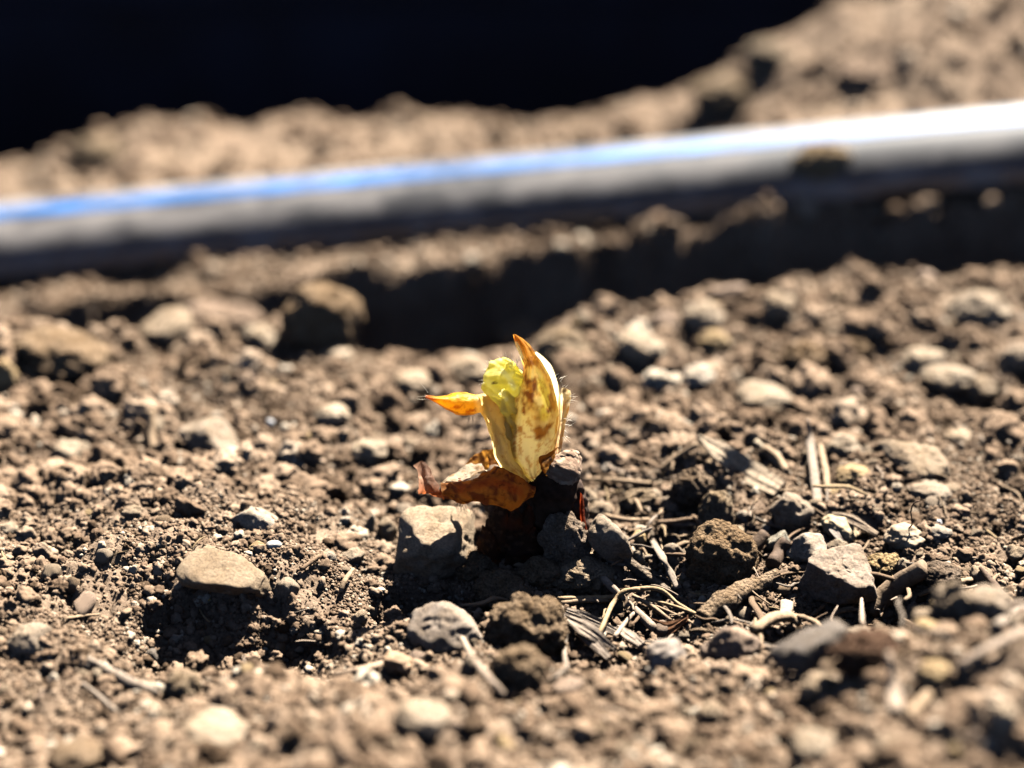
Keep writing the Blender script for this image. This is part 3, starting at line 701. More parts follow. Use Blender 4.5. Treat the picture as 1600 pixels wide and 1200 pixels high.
# ------------------------------------------------------------------ stones, clods and pebbles
TAN = (0.345, 0.26, 0.175); CRM = (0.375, 0.295, 0.21); GRY = (0.32, 0.25, 0.182); BRN = (0.26, 0.18, 0.11); DGR = (0.18, 0.15, 0.125); PNK = (0.37, 0.27, 0.20); OCH = (0.42, 0.30, 0.16); CLD = (0.27, 0.19, 0.12); WHT = (0.385, 0.32, 0.25)
def rock_mesh(name, semi, kind, seed, sub, planes=None):
    v, f = ico(sub); r = np.random.default_rng(seed)
    rad = np.ones(len(v))
    if kind in ('stone', 'slab'):
        if planes is None:
            n = r.normal(size=(11, 3)); n /= np.linalg.norm(n, axis=1)[:, None]; dd = r.uniform(0.62, 1.0, 11)
        else:
            n = np.array([p[:3] for p in planes], float); n /= np.linalg.norm(n, axis=1)[:, None]; dd = np.array([p[3] for p in planes])
        c = np.maximum(v @ n.T, 1e-3) / dd[None]
        k = 14.0 if planes is None else 26.0
        rad = 1.0 / (np.sum(c ** k, axis=1) + (1.25 ** -k)) ** (1 / k)
    p = v * rad[:, None]
    sd = r.uniform(0, 50, 3)
    amp = {'stone': 0.05, 'slab': 0.05, 'pebble': 0.17, 'clod': 0.16}[kind]
    p = p * (1 + amp * fbm(v * 1.6 + sd, 3, seed))[:, None]
    if kind == 'clod':
        p = p * (0.92 + 0.17 * bump_cells(v * 2.4 + sd, seed + 3) + 0.08 * bump_cells(v * 5.5 + sd, seed + 4))[:, None]
    p = p * np.array(semi)[None]
    m = float(np.mean(semi)); nrm = p / np.maximum(np.linalg.norm(p, axis=1)[:, None], 1e-9)
    if kind == 'clod':
        p = p + nrm * (0.0007 * bump_cells(p / 0.0020 + sd, seed + 7) + 0.00042 * bump_cells(p / 0.00095 + sd, seed + 8))[:, None] * min(1.0, m / 0.003)
    elif kind in ('stone', 'slab'):
        p = p + nrm * (0.00022 * fbm(p / 0.0014 + sd, 3, seed + 5) - 0.0004 * sstep(0.35, 0.6, fbm(p / 0.003 + sd, 2, seed + 6)))[:, None]
    return mesh_np(name, p, f)
NAME = {'stone': 'stone', 'slab': 'stone', 'pebble': 'pebble', 'clod': 'soil_clod'}
CAT = {'stone': 'stone', 'slab': 'stone', 'pebble': 'pebble', 'clod': 'soil clod'}
seedc = [1000]
placed = []; keep_clear = []
def rock(px, py, w, hgt, kind, colr, label, tilt=0.0, yaw=None, sub=None, planes=None, lift=0.25, mat=None, deep=0.9, squash=1.0, y=None):
    seedc[0] += 13; s = seedc[0]
    p0 = hit(px, py)
    a = size(w, p0) / 2; c = size(hgt, p0) / 2 * 1.05 * squash; b = a * deep
    p = hit(px, py, lift * c) if y is None else at_y(px, py, y)
    if sub is None: sub = 5 if w > 45 else (4 if w > 22 else 3)
    me = rock_mesh(NAME[kind], (a, b, c), kind, s, sub, planes)
    m = mat or {'stone': M_STONE, 'slab': M_STONE, 'pebble': M_SMOOTH if s % 5 == 0 else M_STONE, 'clod': M_CLOD}[kind]
    k = np.random.default_rng(s).uniform(0.88, 1.12)
    o = link(NAME[kind], me, m, None, tuple(min(1, q * k) for q in colr), p)
    o.rotation_euler = (0, math.radians(tilt), math.radians(yaw if yaw is not None else 0))
    tag(o, label, CAT[kind]); placed.append((p[0], p[1], max(a, b))); keep_clear.append((p[0], p[1] - 0.4 * c, 0.85 * max(a, b)))
    return o

# back row, along the trench
rock(505, 506, 106, 92, 'pebble', BRN, 'rounded brown clod standing alone at the trench edge', 20, lift=0.6, mat=M_CLOD)
rock(246, 518, 100, 50, 'stone', TAN, 'pale pointed stone lying at the trench edge beside the brown clod row', -18)
rock(340, 494, 140, 46, 'clod', PNK, 'long lumpy reddish clod behind the pointed stone at the trench')
rock(405, 538, 64, 56, 'pebble', CRM, 'cream rounded pebble in front of the long reddish clod', 10)
rock(525, 556, 52, 28, 'pebble', CRM, 'small cream pebble right in front of the rounded brown clod')
rock(92, 556, 128, 56, 'clod', CLD, 'wide overhanging clod with a dark hollow beneath, far left of the bed', 6, lift=0.6)
rock(6, 592, 44, 62, 'pebble', OCH, 'ochre pebble cut by the left picture edge')
rock(812, 526, 78, 58, 'pebble', TAN, 'round tan stone seen just behind the tip of the shoot')
rock(730, 580, 72, 44, 'pebble', TAN, 'blurred tan stone behind the green bud, at the trench')
rock(645, 600, 60, 36, 'pebble', TAN, 'blurred tan pebble at the trench, between the shoot and the small cream pebble')
rock(880, 545, 70, 44, 'clod', TAN, 'tan clod at the trench just right of the shoot tip')
rock(1002, 544, 86, 46, 'pebble', CRM, 'long cream stone at the trench edge, tilted down to one side', 22)
rock(1036, 510, 46, 42, 'pebble', PNK, 'round pinkish pebble perched behind the long cream stone')
rock(1098, 498, 64, 48, 'pebble', CRM, 'cream pebble on the trench lip right of the round pinkish one')
rock(1138, 462, 72, 32, 'stone', PNK, 'long narrow stone sticking up from the trench lip', -28, deep=0.5)
rock(1115, 535, 50, 34, 'pebble', OCH, 'ochre pebble below the cream one on the trench lip')
rock(1215, 478, 52, 40, 'pebble', TAN, 'tan pebble on the crest above the trench, beside the long narrow stone')
rock(1445, 565, 64, 56, 'stone', CRM, 'pale blocky stone far back in the rubble, with a dark gap on its left')
rock(1530, 492, 96, 62, 'pebble', CRM, 'large pale stone high on the trench lip near the right edge')
rock(1445, 440, 34, 34, 'pebble', PNK, 'small reddish pebble topping the trench lip')
rock(1255, 565, 60, 44, 'clod', BRN, 'dark blurred clod in the rubble below the trench lip')
rock(1330, 555, 48, 40, 'clod', BRN, 'brown clod beside the pale blocky stone far back')
rock(1190, 620, 90, 36, 'pebble', CRM, 'pale flat stone half buried above the wood chip')
rock(1480, 590, 80, 34, 'pebble', CRM, 'pale flat stone below the blocky stone at the back')
rock(1090, 590, 56, 34, 'pebble', WHT, 'whitish pebble in the rubble right of the shoot')
# middle left
rock(332, 692, 98, 62, 'stone', GRY, 'wedge-shaped grey-brown stone throwing a black shadow', 24)
rock(105, 708, 80, 42, 'slab', CRM, 'pale flat stone half buried on the left of the bed')
rock(398, 816, 72, 64, 'stone', WHT, 'whitish speckled stone standing on the crumbs left of the shoot', 15)
rock(402, 857, 27, 20, 'pebble', OCH, 'small ochre pebble at the foot of the whitish speckled stone')
rock(428, 851, 22, 13, 'pebble', (0.42, 0.41, 0.39), 'tiny bluish chip at the foot of the whitish speckled stone')
rock(355, 900, 134, 58, 'slab', (0.29, 0.215, 0.14), 'flat sandy slab on the rim of the dark hollow', 14, lift=0.2)
rock(449, 920, 34, 32, 'pebble', GRY, 'grey round pebble next to the flat sandy slab')
rock(286, 1075, 42, 40, 'clod', TAN, 'round tan clod sitting in the dark hollow', lift=0.6)
rock(237, 1026, 22, 24, 'pebble', DGR, 'small dark grey pebble on the left wall of the hollow')
rock(204, 800, 34, 18, 'slab', TAN, 'thin tan chip on the granular soil far left')
rock(12, 828, 30, 22, 'pebble', CRM, 'small cream pebble at the left picture edge')
rock(48, 925, 22, 14, 'pebble', TAN, 'small tan chip on the crumbs near the left edge')
rock(50, 1000, 60, 46, 'stone', GRY, 'dusty grey stone at the left edge in front')
rock(575, 705, 60, 36, 'pebble', CRM, 'cream stone left of the leaf tip, out of focus')
rock(520, 650, 52, 34, 'pebble', CRM, 'pale blurred stone midway between shoot and brown clod')
rock(605, 832, 34, 44, 'stone', TAN, 'upright tan stone left of the big angular one', -10)
rock(578, 825, 18, 40, 'stone', WHT, 'narrow upright white chip beside the upright tan stone', 8, deep=0.6)
rock(553, 868, 36, 30, 'stone', CRM, 'cream block-shaped pebble near the rim of the hollow')
rock(514, 871, 22, 18, 'pebble', WHT, 'small white pebble on the rim of the hollow')
rock(682, 852, 126, 100, 'stone', (0.37, 0.28, 0.19), 'big angular tan stone leaning against the dark root', 0, planes=[(0.05, -0.35, 0.95, 0.72), (-0.75, -0.5, 0.45, 0.85), (0.85, -0.35, 0.25, 0.8), (-0.2, -0.9, -0.2, 0.8), (0, 0.95, 0.2, 0.8), (-0.95, 0.2, 0.0, 0.9), (0.9, 0.3, -0.2, 0.9), (0, 0, -1, 0.8), (0.45, -0.75, -0.35, 0.85)], lift=0.5)
rock(560, 970, 30, 30, 'stone', TAN, 'tan stone stub beside the tooth-shaped one', 10)
rock(578, 960, 26, 38, 'stone', TAN, 'tooth-shaped tan stone at the end of the dark hollow', 24, deep=0.7)
rock(706, 984, 108, 82, 'stone', (0.36, 0.29, 0.23), 'big grey-tan stone in front of the root', 8, lift=0.6)
rock(826, 984, 98, 86, 'clod', CLD, 'brown crumbly clod in front of the shoot, beside the big grey-tan stone', lift=0.6)
rock(810, 1046, 62, 54, 'clod', CLD, 'smaller brown clod just below the crumbly one', lift=0.6)
rock(622, 1038, 46, 36, 'pebble', (0.42, 0.29, 0.19), 'smooth tan pebble on the near bank', 14, lift=0.6, mat=M_SMOOTH)
rock(733, 1044, 30, 42, 'pebble', GRY, 'grey oval pebble beside the stick in front', 12, lift=0.6)
rock(886, 1072, 46, 24, 'pebble', PNK, 'pinkish oblong pebble in the dark gap in front', -12, lift=0.8)
rock(884, 848, 58, 78, 'clod', (0.25, 0.19, 0.14), 'cone-shaped gritty clod right in front of the dark root', -6, y=-0.006)
rock(748, 888, 54, 38, 'clod', CLD, 'dark shaded clod at the left foot of the root', lift=0.5)
rock(848, 896, 56, 34, 'clod', CLD, 'low clod at the foot of the root, beside the cone-shaped one', lift=0.6)
rock(905, 895, 80, 46, 'clod', TAN, 'sandy clod under the smooth stick', lift=0.4)
rock(790, 922, 76, 40, 'clod', CLD, 'crumbly clod at the foot of the root, facing front', lift=0.5)
# middle right
rock(950, 846, 58, 78, 'stone', GRY, 'oblong grey stone leaning to one side next to the cone-shaped clod', -32, lift=0.7)
rock(996, 842, 25, 26, 'pebble', OCH, 'round ochre pebble right of the oblong grey stone', lift=0.6, mat=M_SMOOTH)
rock(997, 872, 18, 28, 'pebble', CRM, 'small upright cream pebble below the round ochre one', lift=0.5)
rock(916, 782, 38, 36, 'pebble', TAN, 'rounded tan pebble touching the right side of the root')
rock(938, 800, 38, 32, 'pebble', TAN, 'rounded tan pebble in front of the one touching the root')
rock(1001, 790, 50, 36, 'clod', TAN, 'tan clod with dark underside right of the root')
rock(1022, 774, 22, 18, 'pebble', CRM, 'small cream pebble behind the clod with dark underside')
rock(1045, 792, 44, 26, 'stone', GRY, 'grey chip behind the hooked root')
rock(1080, 770, 54, 58, 'clod', (0.22, 0.16, 0.11), 'round gritty clod with a lit top and dark front', lift=0.7)
rock(1121, 806, 42, 62, 'clod', TAN, 'tall tan clod right of the round gritty one', lift=0.6)
rock(1056, 866, 34, 40, 'stone', GRY, 'crumpled grey stone in the dark gap under the roots', lift=0.6)
rock(1126, 872, 92, 92, 'clod', (0.25, 0.17, 0.10), 'large crumbly brown clod among the roots', lift=0.6)
rock(1152, 832, 26, 18, 'pebble', TAN, 'small tan pebble above the large crumbly clod')
rock(1160, 808, 20, 22, 'pebble', WHT, 'small white pebble right of the tall tan clod')
rock(1236, 802, 60, 60, 'pebble', GRY, 'rounded grey stone with dark lower half behind the sticks', lift=0.6)
rock(1219, 846, 38, 40, 'stone', (0.42, 0.38, 0.30), 'pale blocky pebble between the two dark sticks', lift=0.6)
rock(1268, 862, 62, 44, 'stone', (0.40, 0.33, 0.26), 'pale cracked stone behind the big wedge stone', lift=0.5)
rock(1312, 856, 34, 22, 'stone', CRM, 'pale flat piece touching the back of the wedge stone', lift=0.5)
rock(1312, 898, 128, 96, 'stone', (0.35, 0.275, 0.21), 'big grey wedge-shaped stone with a broad lit top', 0, planes=[(0.16, -0.42, 0.90, 0.50), (-0.55, -0.80, -0.12, 0.62), (0.9, -0.1, 0.28, 0.72), (0.3, 0.9, 0.1, 0.85), (-0.85, 0.35, 0.25, 0.80), (0.25, -0.9, -0.3, 0.86), (0, 0, -1, 0.7), (-0.4, 0.7, 0.55, 0.75)], lift=0.75, sub=6)
rock(1381, 892, 46, 42, 'clod', OCH, 'round gritty clod right behind the wedge stone', lift=0.5)
rock(1411, 886, 27, 26, 'pebble', CRM, 'cream pebble between the gritty clod and the thick stick', lift=0.5)
rock(1312, 828, 58, 36, 'pebble', (0.50, 0.40, 0.26), 'smooth yellowish oblong pebble behind the wedge stone', 28, lift=0.5)
rock(1336, 746, 58, 36, 'pebble', OCH, 'ochre pebble beside the dry upright stalks', lift=0.4)
rock(1318, 706, 54, 46, 'pebble', CRM, 'cream rounded stone behind the ochre pebble', lift=0.4)
rock(1438, 722, 122, 62, 'stone', TAN, 'broad tan stone with a black shaded front, far right', 10, lift=0.5)
rock(1450, 770, 70, 30, 'pebble', GRY, 'grey flat stone below the broad tan one')
rock(1412, 838, 60, 34, 'pebble', CRM, 'pale stone where the thin dark wire root rises')
rock(1465, 832, 42, 20, 'pebble', WHT, 'white flat pebble just right of the thin wire root')
rock(1590, 868, 40, 36, 'stone', TAN, 'tan stone at the right picture edge')
rock(1467, 817, 10, 10, 'pebble', (0.85, 0.87, 0.9), 'tiny glinting chip on the soil right of the wire root', mat=M_QUARTZ, lift=1)
rock(422, 661, 12, 12, 'pebble', (0.85, 0.87, 0.9), 'tiny glinting chip above the whitish speckled stone', mat=M_QUARTZ, lift=1)
rock(1500, 690, 52, 36, 'pebble', TAN, 'tan pebble behind the broad tan stone')
rock(1530, 610, 60, 44, 'pebble', TAN, 'tan blurred stone high in the rubble at far right')
rock(1590, 560, 50, 40, 'pebble', GRY, 'grey blurred stone at the right edge below the trench lip')
# front right
rock(1142, 1012, 92, 70, 'stone', PNK, 'lumpy pinkish stone on the near side of the litter', lift=0.7)
rock(1042, 1022, 58, 42, 'pebble', (0.33, 0.28, 0.24), 'smooth grey pebble in front, left of the lumpy pinkish stone', lift=0.7, mat=M_SMOOTH)
rock(1276, 1012, 104, 58, 'stone', DGR, 'dark slate-grey stone in front, below the wedge stone', -10, lift=0.8)
rock(1336, 1000, 46, 42, 'stone', GRY, 'grey stone at the end of the dark slate one', lift=0.8)
rock(1353, 1022, 84, 52, 'clod', (0.12, 0.07, 0.045), 'dark brown lump on the near bank', -14, lift=0.6)
rock(1492, 952, 48, 58, 'clod', GRY, 'upright grey gritty block right of the thick stick', -16, lift=0.7)
rock(1446, 960, 34, 15, 'slab', TAN, 'flat tan pebble, upper of two lying on each other', 8, lift=1.0)
rock(1452, 976, 40, 13, 'slab', OCH, 'flat ochre pebble, lower of two lying on each other', 10, lift=0.6)
rock(1424, 962, 22, 32, 'stone', GRY, 'small grey stone left of the two flat pebbles', lift=0.7)
rock(1545, 945, 62, 44, 'pebble', GRY, 'blurred grey stone standing out at the front right', lift=1.2)
rock(1470, 898, 50, 22, 'clod', (0.20, 0.15, 0.11), 'low dark clod behind the top of the thick stick', lift=0.6)
rock(1530, 895, 36, 24, 'stone', TAN, 'tan flake right of the low dark clod', lift=0.6)
# near bank, blurred
rock(336, 1152, 124, 60, 'pebble', (0.31, 0.24, 0.17), 'large pale blurred stone at the bottom edge, left of centre', lift=0.4)
rock(1276, 1162, 78, 32, 'pebble', CRM, 'pale oval blurred pebble at the bottom edge', lift=0.5)
rock(1568, 1120, 44, 42, 'pebble', CRM, 'round pale blurred pebble near the bottom right corner', lift=0.6)
rock(1280, 1076, 60, 44, 'pebble', TAN, 'tan blurred pebble on the near bank below the slate stone', lift=0.5)
rock(1108, 1116, 40, 36, 'pebble', TAN, 'tan round blurred pebble on the near bank with a dark gap', lift=0.6)
rock(660, 1120, 90, 44, 'pebble', (0.31, 0.24, 0.17), 'pale blurred stone at the front below the grey oval pebble', lift=0.4)
rock(1460, 1050, 50, 30, 'pebble', OCH, 'ochre blurred pebble on the right near bank', lift=0.5)
rock(120, 1180, 80, 40, 'pebble', BRN, 'brown blurred stone in the bottom left corner', lift=0.4)
# beyond the pipe
rock(1196, 86, 72, 46, 'pebble', CRM, 'pale clod high on the ridge beyond the pipe', lift=0.2, mat=M_CLOD)
rock(295, 170, 90, 70, 'clod', TAN, 'taller clod of the two on the crest beyond the pipe', 20, lift=0.1)
rock(446, 172, 84, 44, 'clod', TAN, 'lower clod of the two on the crest beyond the pipe', -12, lift=0.1)
rock(1350, 118, 80, 40, 'clod', PNK, 'pinkish clod on the slope beyond the pipe, far right', lift=-0.3)
rock(1130, 150, 80, 50, 'clod', TAN, 'tan clod low on the slope just above the pipe')
rock(150, 240, 76, 44, 'clod', TAN, 'tan clod on the ridge near the left picture edge', lift=0.0)
# crumb of soil on the pipe
pc = at_y(1281, 252, 0.3045 + hose_pt(hose_normal(0.47), 0.0015)[0])
o = link('soil_clod', rock_mesh('soil_clod', (0.0105, 0.0055, 0.0062), 'clod', 77, 5), M_CLOD, None, (0.42, 0.31, 0.19), pc)
o.rotation_euler = (0.3, math.radians(-6), 0); tag(o, 'brown crumb of soil stuck on the black pipe', 'soil clod')

# ------------------------------------------------------------------ sticks, straws and roots
def stick_mesh(name, pts, rads, sides=10, rough=0.15, seed=0, flat=1.0, cap=True, step=0.0012):
    pts = np.asarray(pts, float); ln = np.sum(np.linalg.norm(np.diff(pts, axis=0), axis=1))
    n = int(np.clip(ln / step, 8, 60))
    c = catmull(pts, n) if len(pts) > 2 else pts[0] + (pts[1] - pts[0]) * np.linspace(0, 1, n)[:, None]
    r = np.interp(np.linspace(0, 1, n), np.linspace(0, 1, len(rads)), rads)
    tan = np.gradient(c, axis=0); tan /= np.maximum(np.linalg.norm(tan, axis=1)[:, None], 1e-9)
    a = np.linspace(0, 2 * np.pi, sides, endpoint=False); v = np.empty((n, sides, 3))
    ref = np.array([0.13, 0.2, 0.97])
    for i in range(n):
        s = np.cross(tan[i], ref); s /= max(np.linalg.norm(s), 1e-6); t = np.cross(s, tan[i])
        v[i] = c[i] + r[i] * (np.cos(a)[:, None] * s + flat * np.sin(a)[:, None] * t)
    v = v.reshape(-1, 3); d = v - np.repeat(c, sides, 0)
    k = 1 + rough * fbm(v / max(2.2 * float(np.mean(rads)), 0.0008), 3, seed)
    grain = 1 + 0.4 * rough * np.tile(vnoise(np.stack([a * 2.2, a * 0 + seed, a * 0], 1), seed + 2), n)
    v = np.repeat(c, sides, 0) + d * (k * grain)[:, None]
    f = grid_faces(n, sides, True)
    me_v = np.vstack([v, c[:1], c[-1:]]); i0, i1 = len(v), len(v) + 1
    tri = []
    for m in range(sides):
        m2 = (m + 1) % sides
        tri.append((i0, m2, m, m)); tri.append((i1, (n - 1) * sides + m, (n - 1) * sides + m2, (n - 1) * sides + m2))
    me = bpy.data.meshes.new(name)
    me.from_pydata(me_v.tolist(), [], [tuple(q) for q in f.tolist()] + [t[:3] for t in tri])
    me.polygons.foreach_set('use_smooth', np.full(len(me.polygons), True))
    return me
def stick(name, cat, label, pix, r_px, colr, rough=0.15, flat=1.0, seed=None, mat=None, sides=10, step=0.0012, bumpy=False):
    """pix: (px, py, lift mm above the soil); r_px: radii in pixels"""
    seedc[0] += 7; s = seedc[0]
    pts = []
    for q in pix:
        pts.append(hit(q[0], q[1], (q[2] if len(q) > 2 else 0.6) / 1000.0))
    pts = np.array(pts); org = pts[0].copy()
    for q in catmull(pts, 12) if len(pts) > 2 else pts[0] + (pts[1] - pts[0]) * np.linspace(0, 1, 12)[:, None]: keep_clear.append((q[0], q[1] - 0.002, 0.0035))
    rads = [size(r, pts[0]) for r in (r_px if isinstance(r_px, (list, tuple)) else [r_px])]
    if len(rads) == 1: rads = rads * 2
    me = stick_mesh(name, pts - org, rads, sides, rough, s, flat, True, step)
    return tag(link(name, me, mat or M_WOOD, None, colr, org), label, cat)
W_PALE = (0.38, 0.29, 0.215); W_TAN = (0.34, 0.24, 0.15); W_STRAW = (0.38, 0.27, 0.15); W_GREY = (0.27, 0.215, 0.165); W_DK = (0.11, 0.07, 0.045); W_BRN = (0.23, 0.15, 0.09); W_CRM = (0.46, 0.37, 0.26)
stick('stick', 'stick', 'smooth pale stick slanting down in front of the cone-shaped clod', [(893, 864, 2.5), (925, 888, 3), (950, 912, 3), (975, 936, 2.5)], [5.5, 6, 6.5, 5], W_PALE, 0.08, sides=14)
stick('stick', 'stick', 'short pale stick stub below the straw bunch', [(981, 943, 2.5), (1003, 964, 2.5), (1025, 984, 2)], [6, 7, 7.5], W_PALE, 0.08, sides=14)
stick('straw', 'straw', 'thin tan straw close behind the smooth pale stick', [(906, 862, 2), (925, 874, 2), (944, 888, 1.5)], 2.2, W_TAN)
stick('straw', 'straw', 'long straw lying across the front, arching over the pale stick', [(872, 935, 2), (920, 934, 2.5), (960, 932, 3.5), (985, 922, 4.5), (1030, 921, 4), (1060, 944, 2.5), (1100, 966, 1.5)], [3, 3.5, 4, 3.5, 3, 2.5], W_STRAW)
stick('straw', 'straw', 'straw bending down from the arch to the wood splinter', [(1000, 921, 5), (975, 924, 5), (957, 944, 4.5), (943, 975, 4), (932, 1000, 2)], [3.2, 4, 3.5, 3], W_STRAW)
stick('straw', 'straw', 'straw running from the pale stick to the brown shell', [(988, 930, 3), (1020, 948, 2.5), (1048, 970, 2)], [3, 3.5, 3], W_TAN)
stick('straw', 'straw', 'fine straw, upper one of the fan right of the pale stick', [(1010, 936, 3), (1050, 946, 2.5), (1096, 962, 2)], 2.4, W_STRAW)
stick('straw', 'straw', 'fine straw, lower one of the fan right of the pale stick', [(1018, 944, 2.5), (1060, 962, 2), (1102, 985, 1.5)], 2.0, W_TAN)
stick('straw', 'straw', 'straight tan straw lying behind the wood splinter', [(876, 942, 1.8), (915, 938, 2), (958, 938, 2)], 4, W_TAN)
stick('straw', 'straw', 'thin bent straw hanging into the dark gap in front', [(878, 948, 2.5), (884, 985, 3.5), (882, 1020, 3), (886, 1046, 1.5)], [2.5, 3, 3.5, 3], W_GREY)
stick('straw', 'straw', 'short straw at the foot of the bent one', [(884, 1045, 1.5), (868, 1058, 1.2), (855, 1066, 1)], 3.2, W_GREY)
stick('straw', 'straw', 'short straw branching off the wood splinter', [(990, 958, 3), (975, 975, 3), (960, 995, 2)], 3.5, W_PALE)
stick('stick', 'stick', 'slanting tan stick below the big grey-tan stone', [(722, 998, 3.5), (740, 1030, 3.5), (762, 1058, 3), (786, 1086, 1.5)], [4.5, 5, 5.5, 6], W_PALE, 0.12)
stick('root', 'root', 'pale horizontal root right of the oblong stone', [(946, 806, 2), (975, 812, 2.5), (1014, 812, 2.5)], [5, 4, 3.5], W_TAN)
stick('root', 'root', 'short dark root bridging the black gap', [(1026, 817, 4), (1050, 815, 4.5), (1082, 810, 4)], [4.5, 4, 3], W_BRN)
stick('root', 'root', 'looped root that widens into a flat strip', [(1034, 800, 3.5), (1018, 812, 4.5), (1012, 828, 5), (1020, 845, 5), (1032, 866, 4.5), (1046, 892, 3), (1060, 920, 1.5)], [1.8, 2.2, 2.5, 4.5, 7, 7.5, 7], W_GREY, 0.12, 0.5)
stick('root', 'root', 'hair-thin root inside the loop', [(1023, 812, 4.5), (1030, 838, 4.5), (1037, 864, 4)], 1.2, W_TAN)
stick('root', 'root', 'twisted root reaching down from the round gritty clod', [(1082, 806, 4), (1098, 822, 4), (1092, 845, 3.5), (1074, 872, 2.5)], [3, 5, 5.5, 3], W_BRN, 0.3)
stick('root', 'root', 'grey crusted root running on from the oblong stone', [(970, 866, 2.5), (990, 885, 2), (1015, 905, 1.5), (1045, 925, 1)], [6, 9, 9, 7], W_GREY, 0.3, sides=14, mat=M_CLOD)
stick('stick', 'stick', 'thick soil-crusted stick lying in front of the large crumbly clod', [(1098, 968, 1.5), (1130, 944, 2), (1170, 918, 2), (1215, 898, 1.5)], [13, 16, 15, 11], (0.33, 0.24, 0.16), 0.35, sides=18, mat=M_CLOD, step=0.0007)
stick('stick', 'stick', 'thick brown stick propped against the wedge stone', [(1356, 956, 1.5), (1385, 930, 3), (1415, 905, 5), (1446, 886, 6.5)], [14, 17, 16, 15], (0.26, 0.185, 0.12), 0.14, sides=20, step=0.0008)
stick('stick', 'stick', 'dark broken stick, nearer the large crumbly clod', [(1170, 866, 1.5), (1182, 850, 3), (1196, 834, 4.5)], [11, 12, 10], W_DK, 0.25, sides=14)
stick('stick', 'stick', 'dark broken stick, nearer the wedge stone', [(1206, 882, 1.5), (1218, 864, 3), (1232, 845, 4.5)], [11, 12, 11], W_DK, 0.25, sides=14)
stick('root', 'root', 'thin dark wire-like root rising and bending at its tip', [(1398, 846, 0.5), (1410, 834, 3), (1425, 820, 6), (1423, 800, 9.5), (1428, 786, 12), (1437, 782, 13)], 1.3, (0.10, 0.06, 0.04), 0.05, sides=6)
stick('straw', 'straw', 'upright pale straw standing in front of the wedge stone', [(1350, 992, 1.5), (1347, 965, 5), (1346, 934, 9)], [4.5, 4, 3], W_PALE)
stick('root', 'root', 'curved thin root left of the upright straw', [(1288, 980, 2), (1304, 960, 4), (1325, 953, 5), (1344, 952, 5.5)], [2.5, 3.2, 2.5], W_TAN)
stick('root', 'root', 'wavy thread-like root on the large crumbly clod', [(1172, 852, 3), (1166, 868, 3), (1178, 888, 2.5), (1188, 908, 1.5)], 1.4, W_PALE, sides=6)
stick('root', 'root', 'thread-like root crossing the soil-crusted stick', [(1160, 908, 3.5), (1180, 928, 3), (1205, 946, 2)], 1.5, W_TAN, sides=6)
stick('root', 'root', 'thin root standing behind the dark broken sticks', [(1172, 824, 1), (1178, 808, 3), (1172, 796, 4.5), (1184, 780, 7)], [3, 2, 1.5], W_TAN)
stick('straw', 'straw', 'crusted straw tangle piece below the wedge stone', [(1176, 985, 2.5), (1205, 968, 3), (1235, 966, 3), (1250, 975, 2)], [7, 8, 8, 6], W_TAN, 0.35)
stick('straw', 'straw', 'frayed straw below the wedge stone, right of the tangle', [(1240, 962, 2.5), (1265, 968, 3), (1290, 985, 2)], [4, 5, 4], W_TAN, 0.3)
stick('straw', 'straw', 'short brown straw leaning in the dark under the wedge stone', [(1268, 962, 1.5), (1288, 946, 3)], 3.5, W_BRN)
stick('straw', 'straw', 'flat grey-tan splinter under the left corner of the wedge stone', [(1226, 962, 2), (1230, 940, 3.5)], [9, 10], W_PALE, 0.15, 0.35)
stick('stick', 'stick', 'thin dark twig slanting down at the right edge', [(1532, 888, 4), (1556, 918, 4), (1580, 948, 3), (1606, 972, 2)], [3.5, 6, 8, 9], W_DK, 0.2)
stick('stick', 'stick', 'flat tan stick right of the thick brown stick', [(1436, 930, 2), (1470, 915, 2.5), (1520, 905, 2.5)], [6, 8, 6], W_TAN, 0.2, 0.6)
stick('straw', 'straw', 'pale thin straw behind the upright gritty block', [(1498, 920, 3), (1515, 918, 3.5), (1528, 914, 3)], 1.8, W_PALE)
stick('stick', 'stick', 'grey stick at the lower right edge pointing inwards', [(1604, 948, 3), (1580, 962, 3), (1556, 980, 3)], 8, W_GREY)
stick('straw', 'straw', 'broad upright dry stalk, left one of the pair behind the stones', [(1278, 790, 1), (1272, 740, 3), (1266, 690, 6), (1262, 655, 9)], [8, 8, 7, 5], W_GREY, 0.1, 0.5)
stick('straw', 'straw', 'slim upright dry stalk, right one of the pair behind the stones', [(1294, 772, 1), (1290, 735, 3), (1282, 694, 6)], [5, 6, 4], W_TAN, 0.1, 0.6)
stick('straw', 'straw', 'short curved stalk left of the upright pair', [(1228, 738, 1), (1216, 715, 3), (1196, 700, 3.5)], 6, W_TAN)
stick('straw', 'straw', 'pale crooked stalk touching the wood chip', [(1180, 690, 3), (1200, 708, 2.5), (1222, 730, 1.5)], 6, W_CRM)
stick('straw', 'straw', 'thin straw lying left of the wood chip', [(1030, 735, 1.5), (1060, 712, 2), (1090, 694, 2.5)], 4.5, W_TAN)
stick('straw', 'straw', 'long thin straw right of the root, dark underneath', [(915, 748, 1.2), (960, 750, 1.5), (1020, 756, 1.2)], 3.5, W_TAN)
stick('stick', 'stick', 'grey twig lying on the left wall of the dark hollow', [(136, 1030, 1.5), (165, 1045, 2), (205, 1066, 2), (246, 1082, 2)], [6, 8, 8, 5], W_GREY, 0.2)
stick('straw', 'straw', 'thin straw lying below the grey twig', [(128, 1068, 1.5), (152, 1086, 1.5), (182, 1112, 1.5)], 4, W_GREY)
stick('straw', 'straw', 'flat pale straw on the crumbs left of the sandy slab', [(100, 966, 1.5), (128, 962, 1.8), (156, 960, 1.5)], [3, 5, 3], W_TAN, 0.2, 0.5)
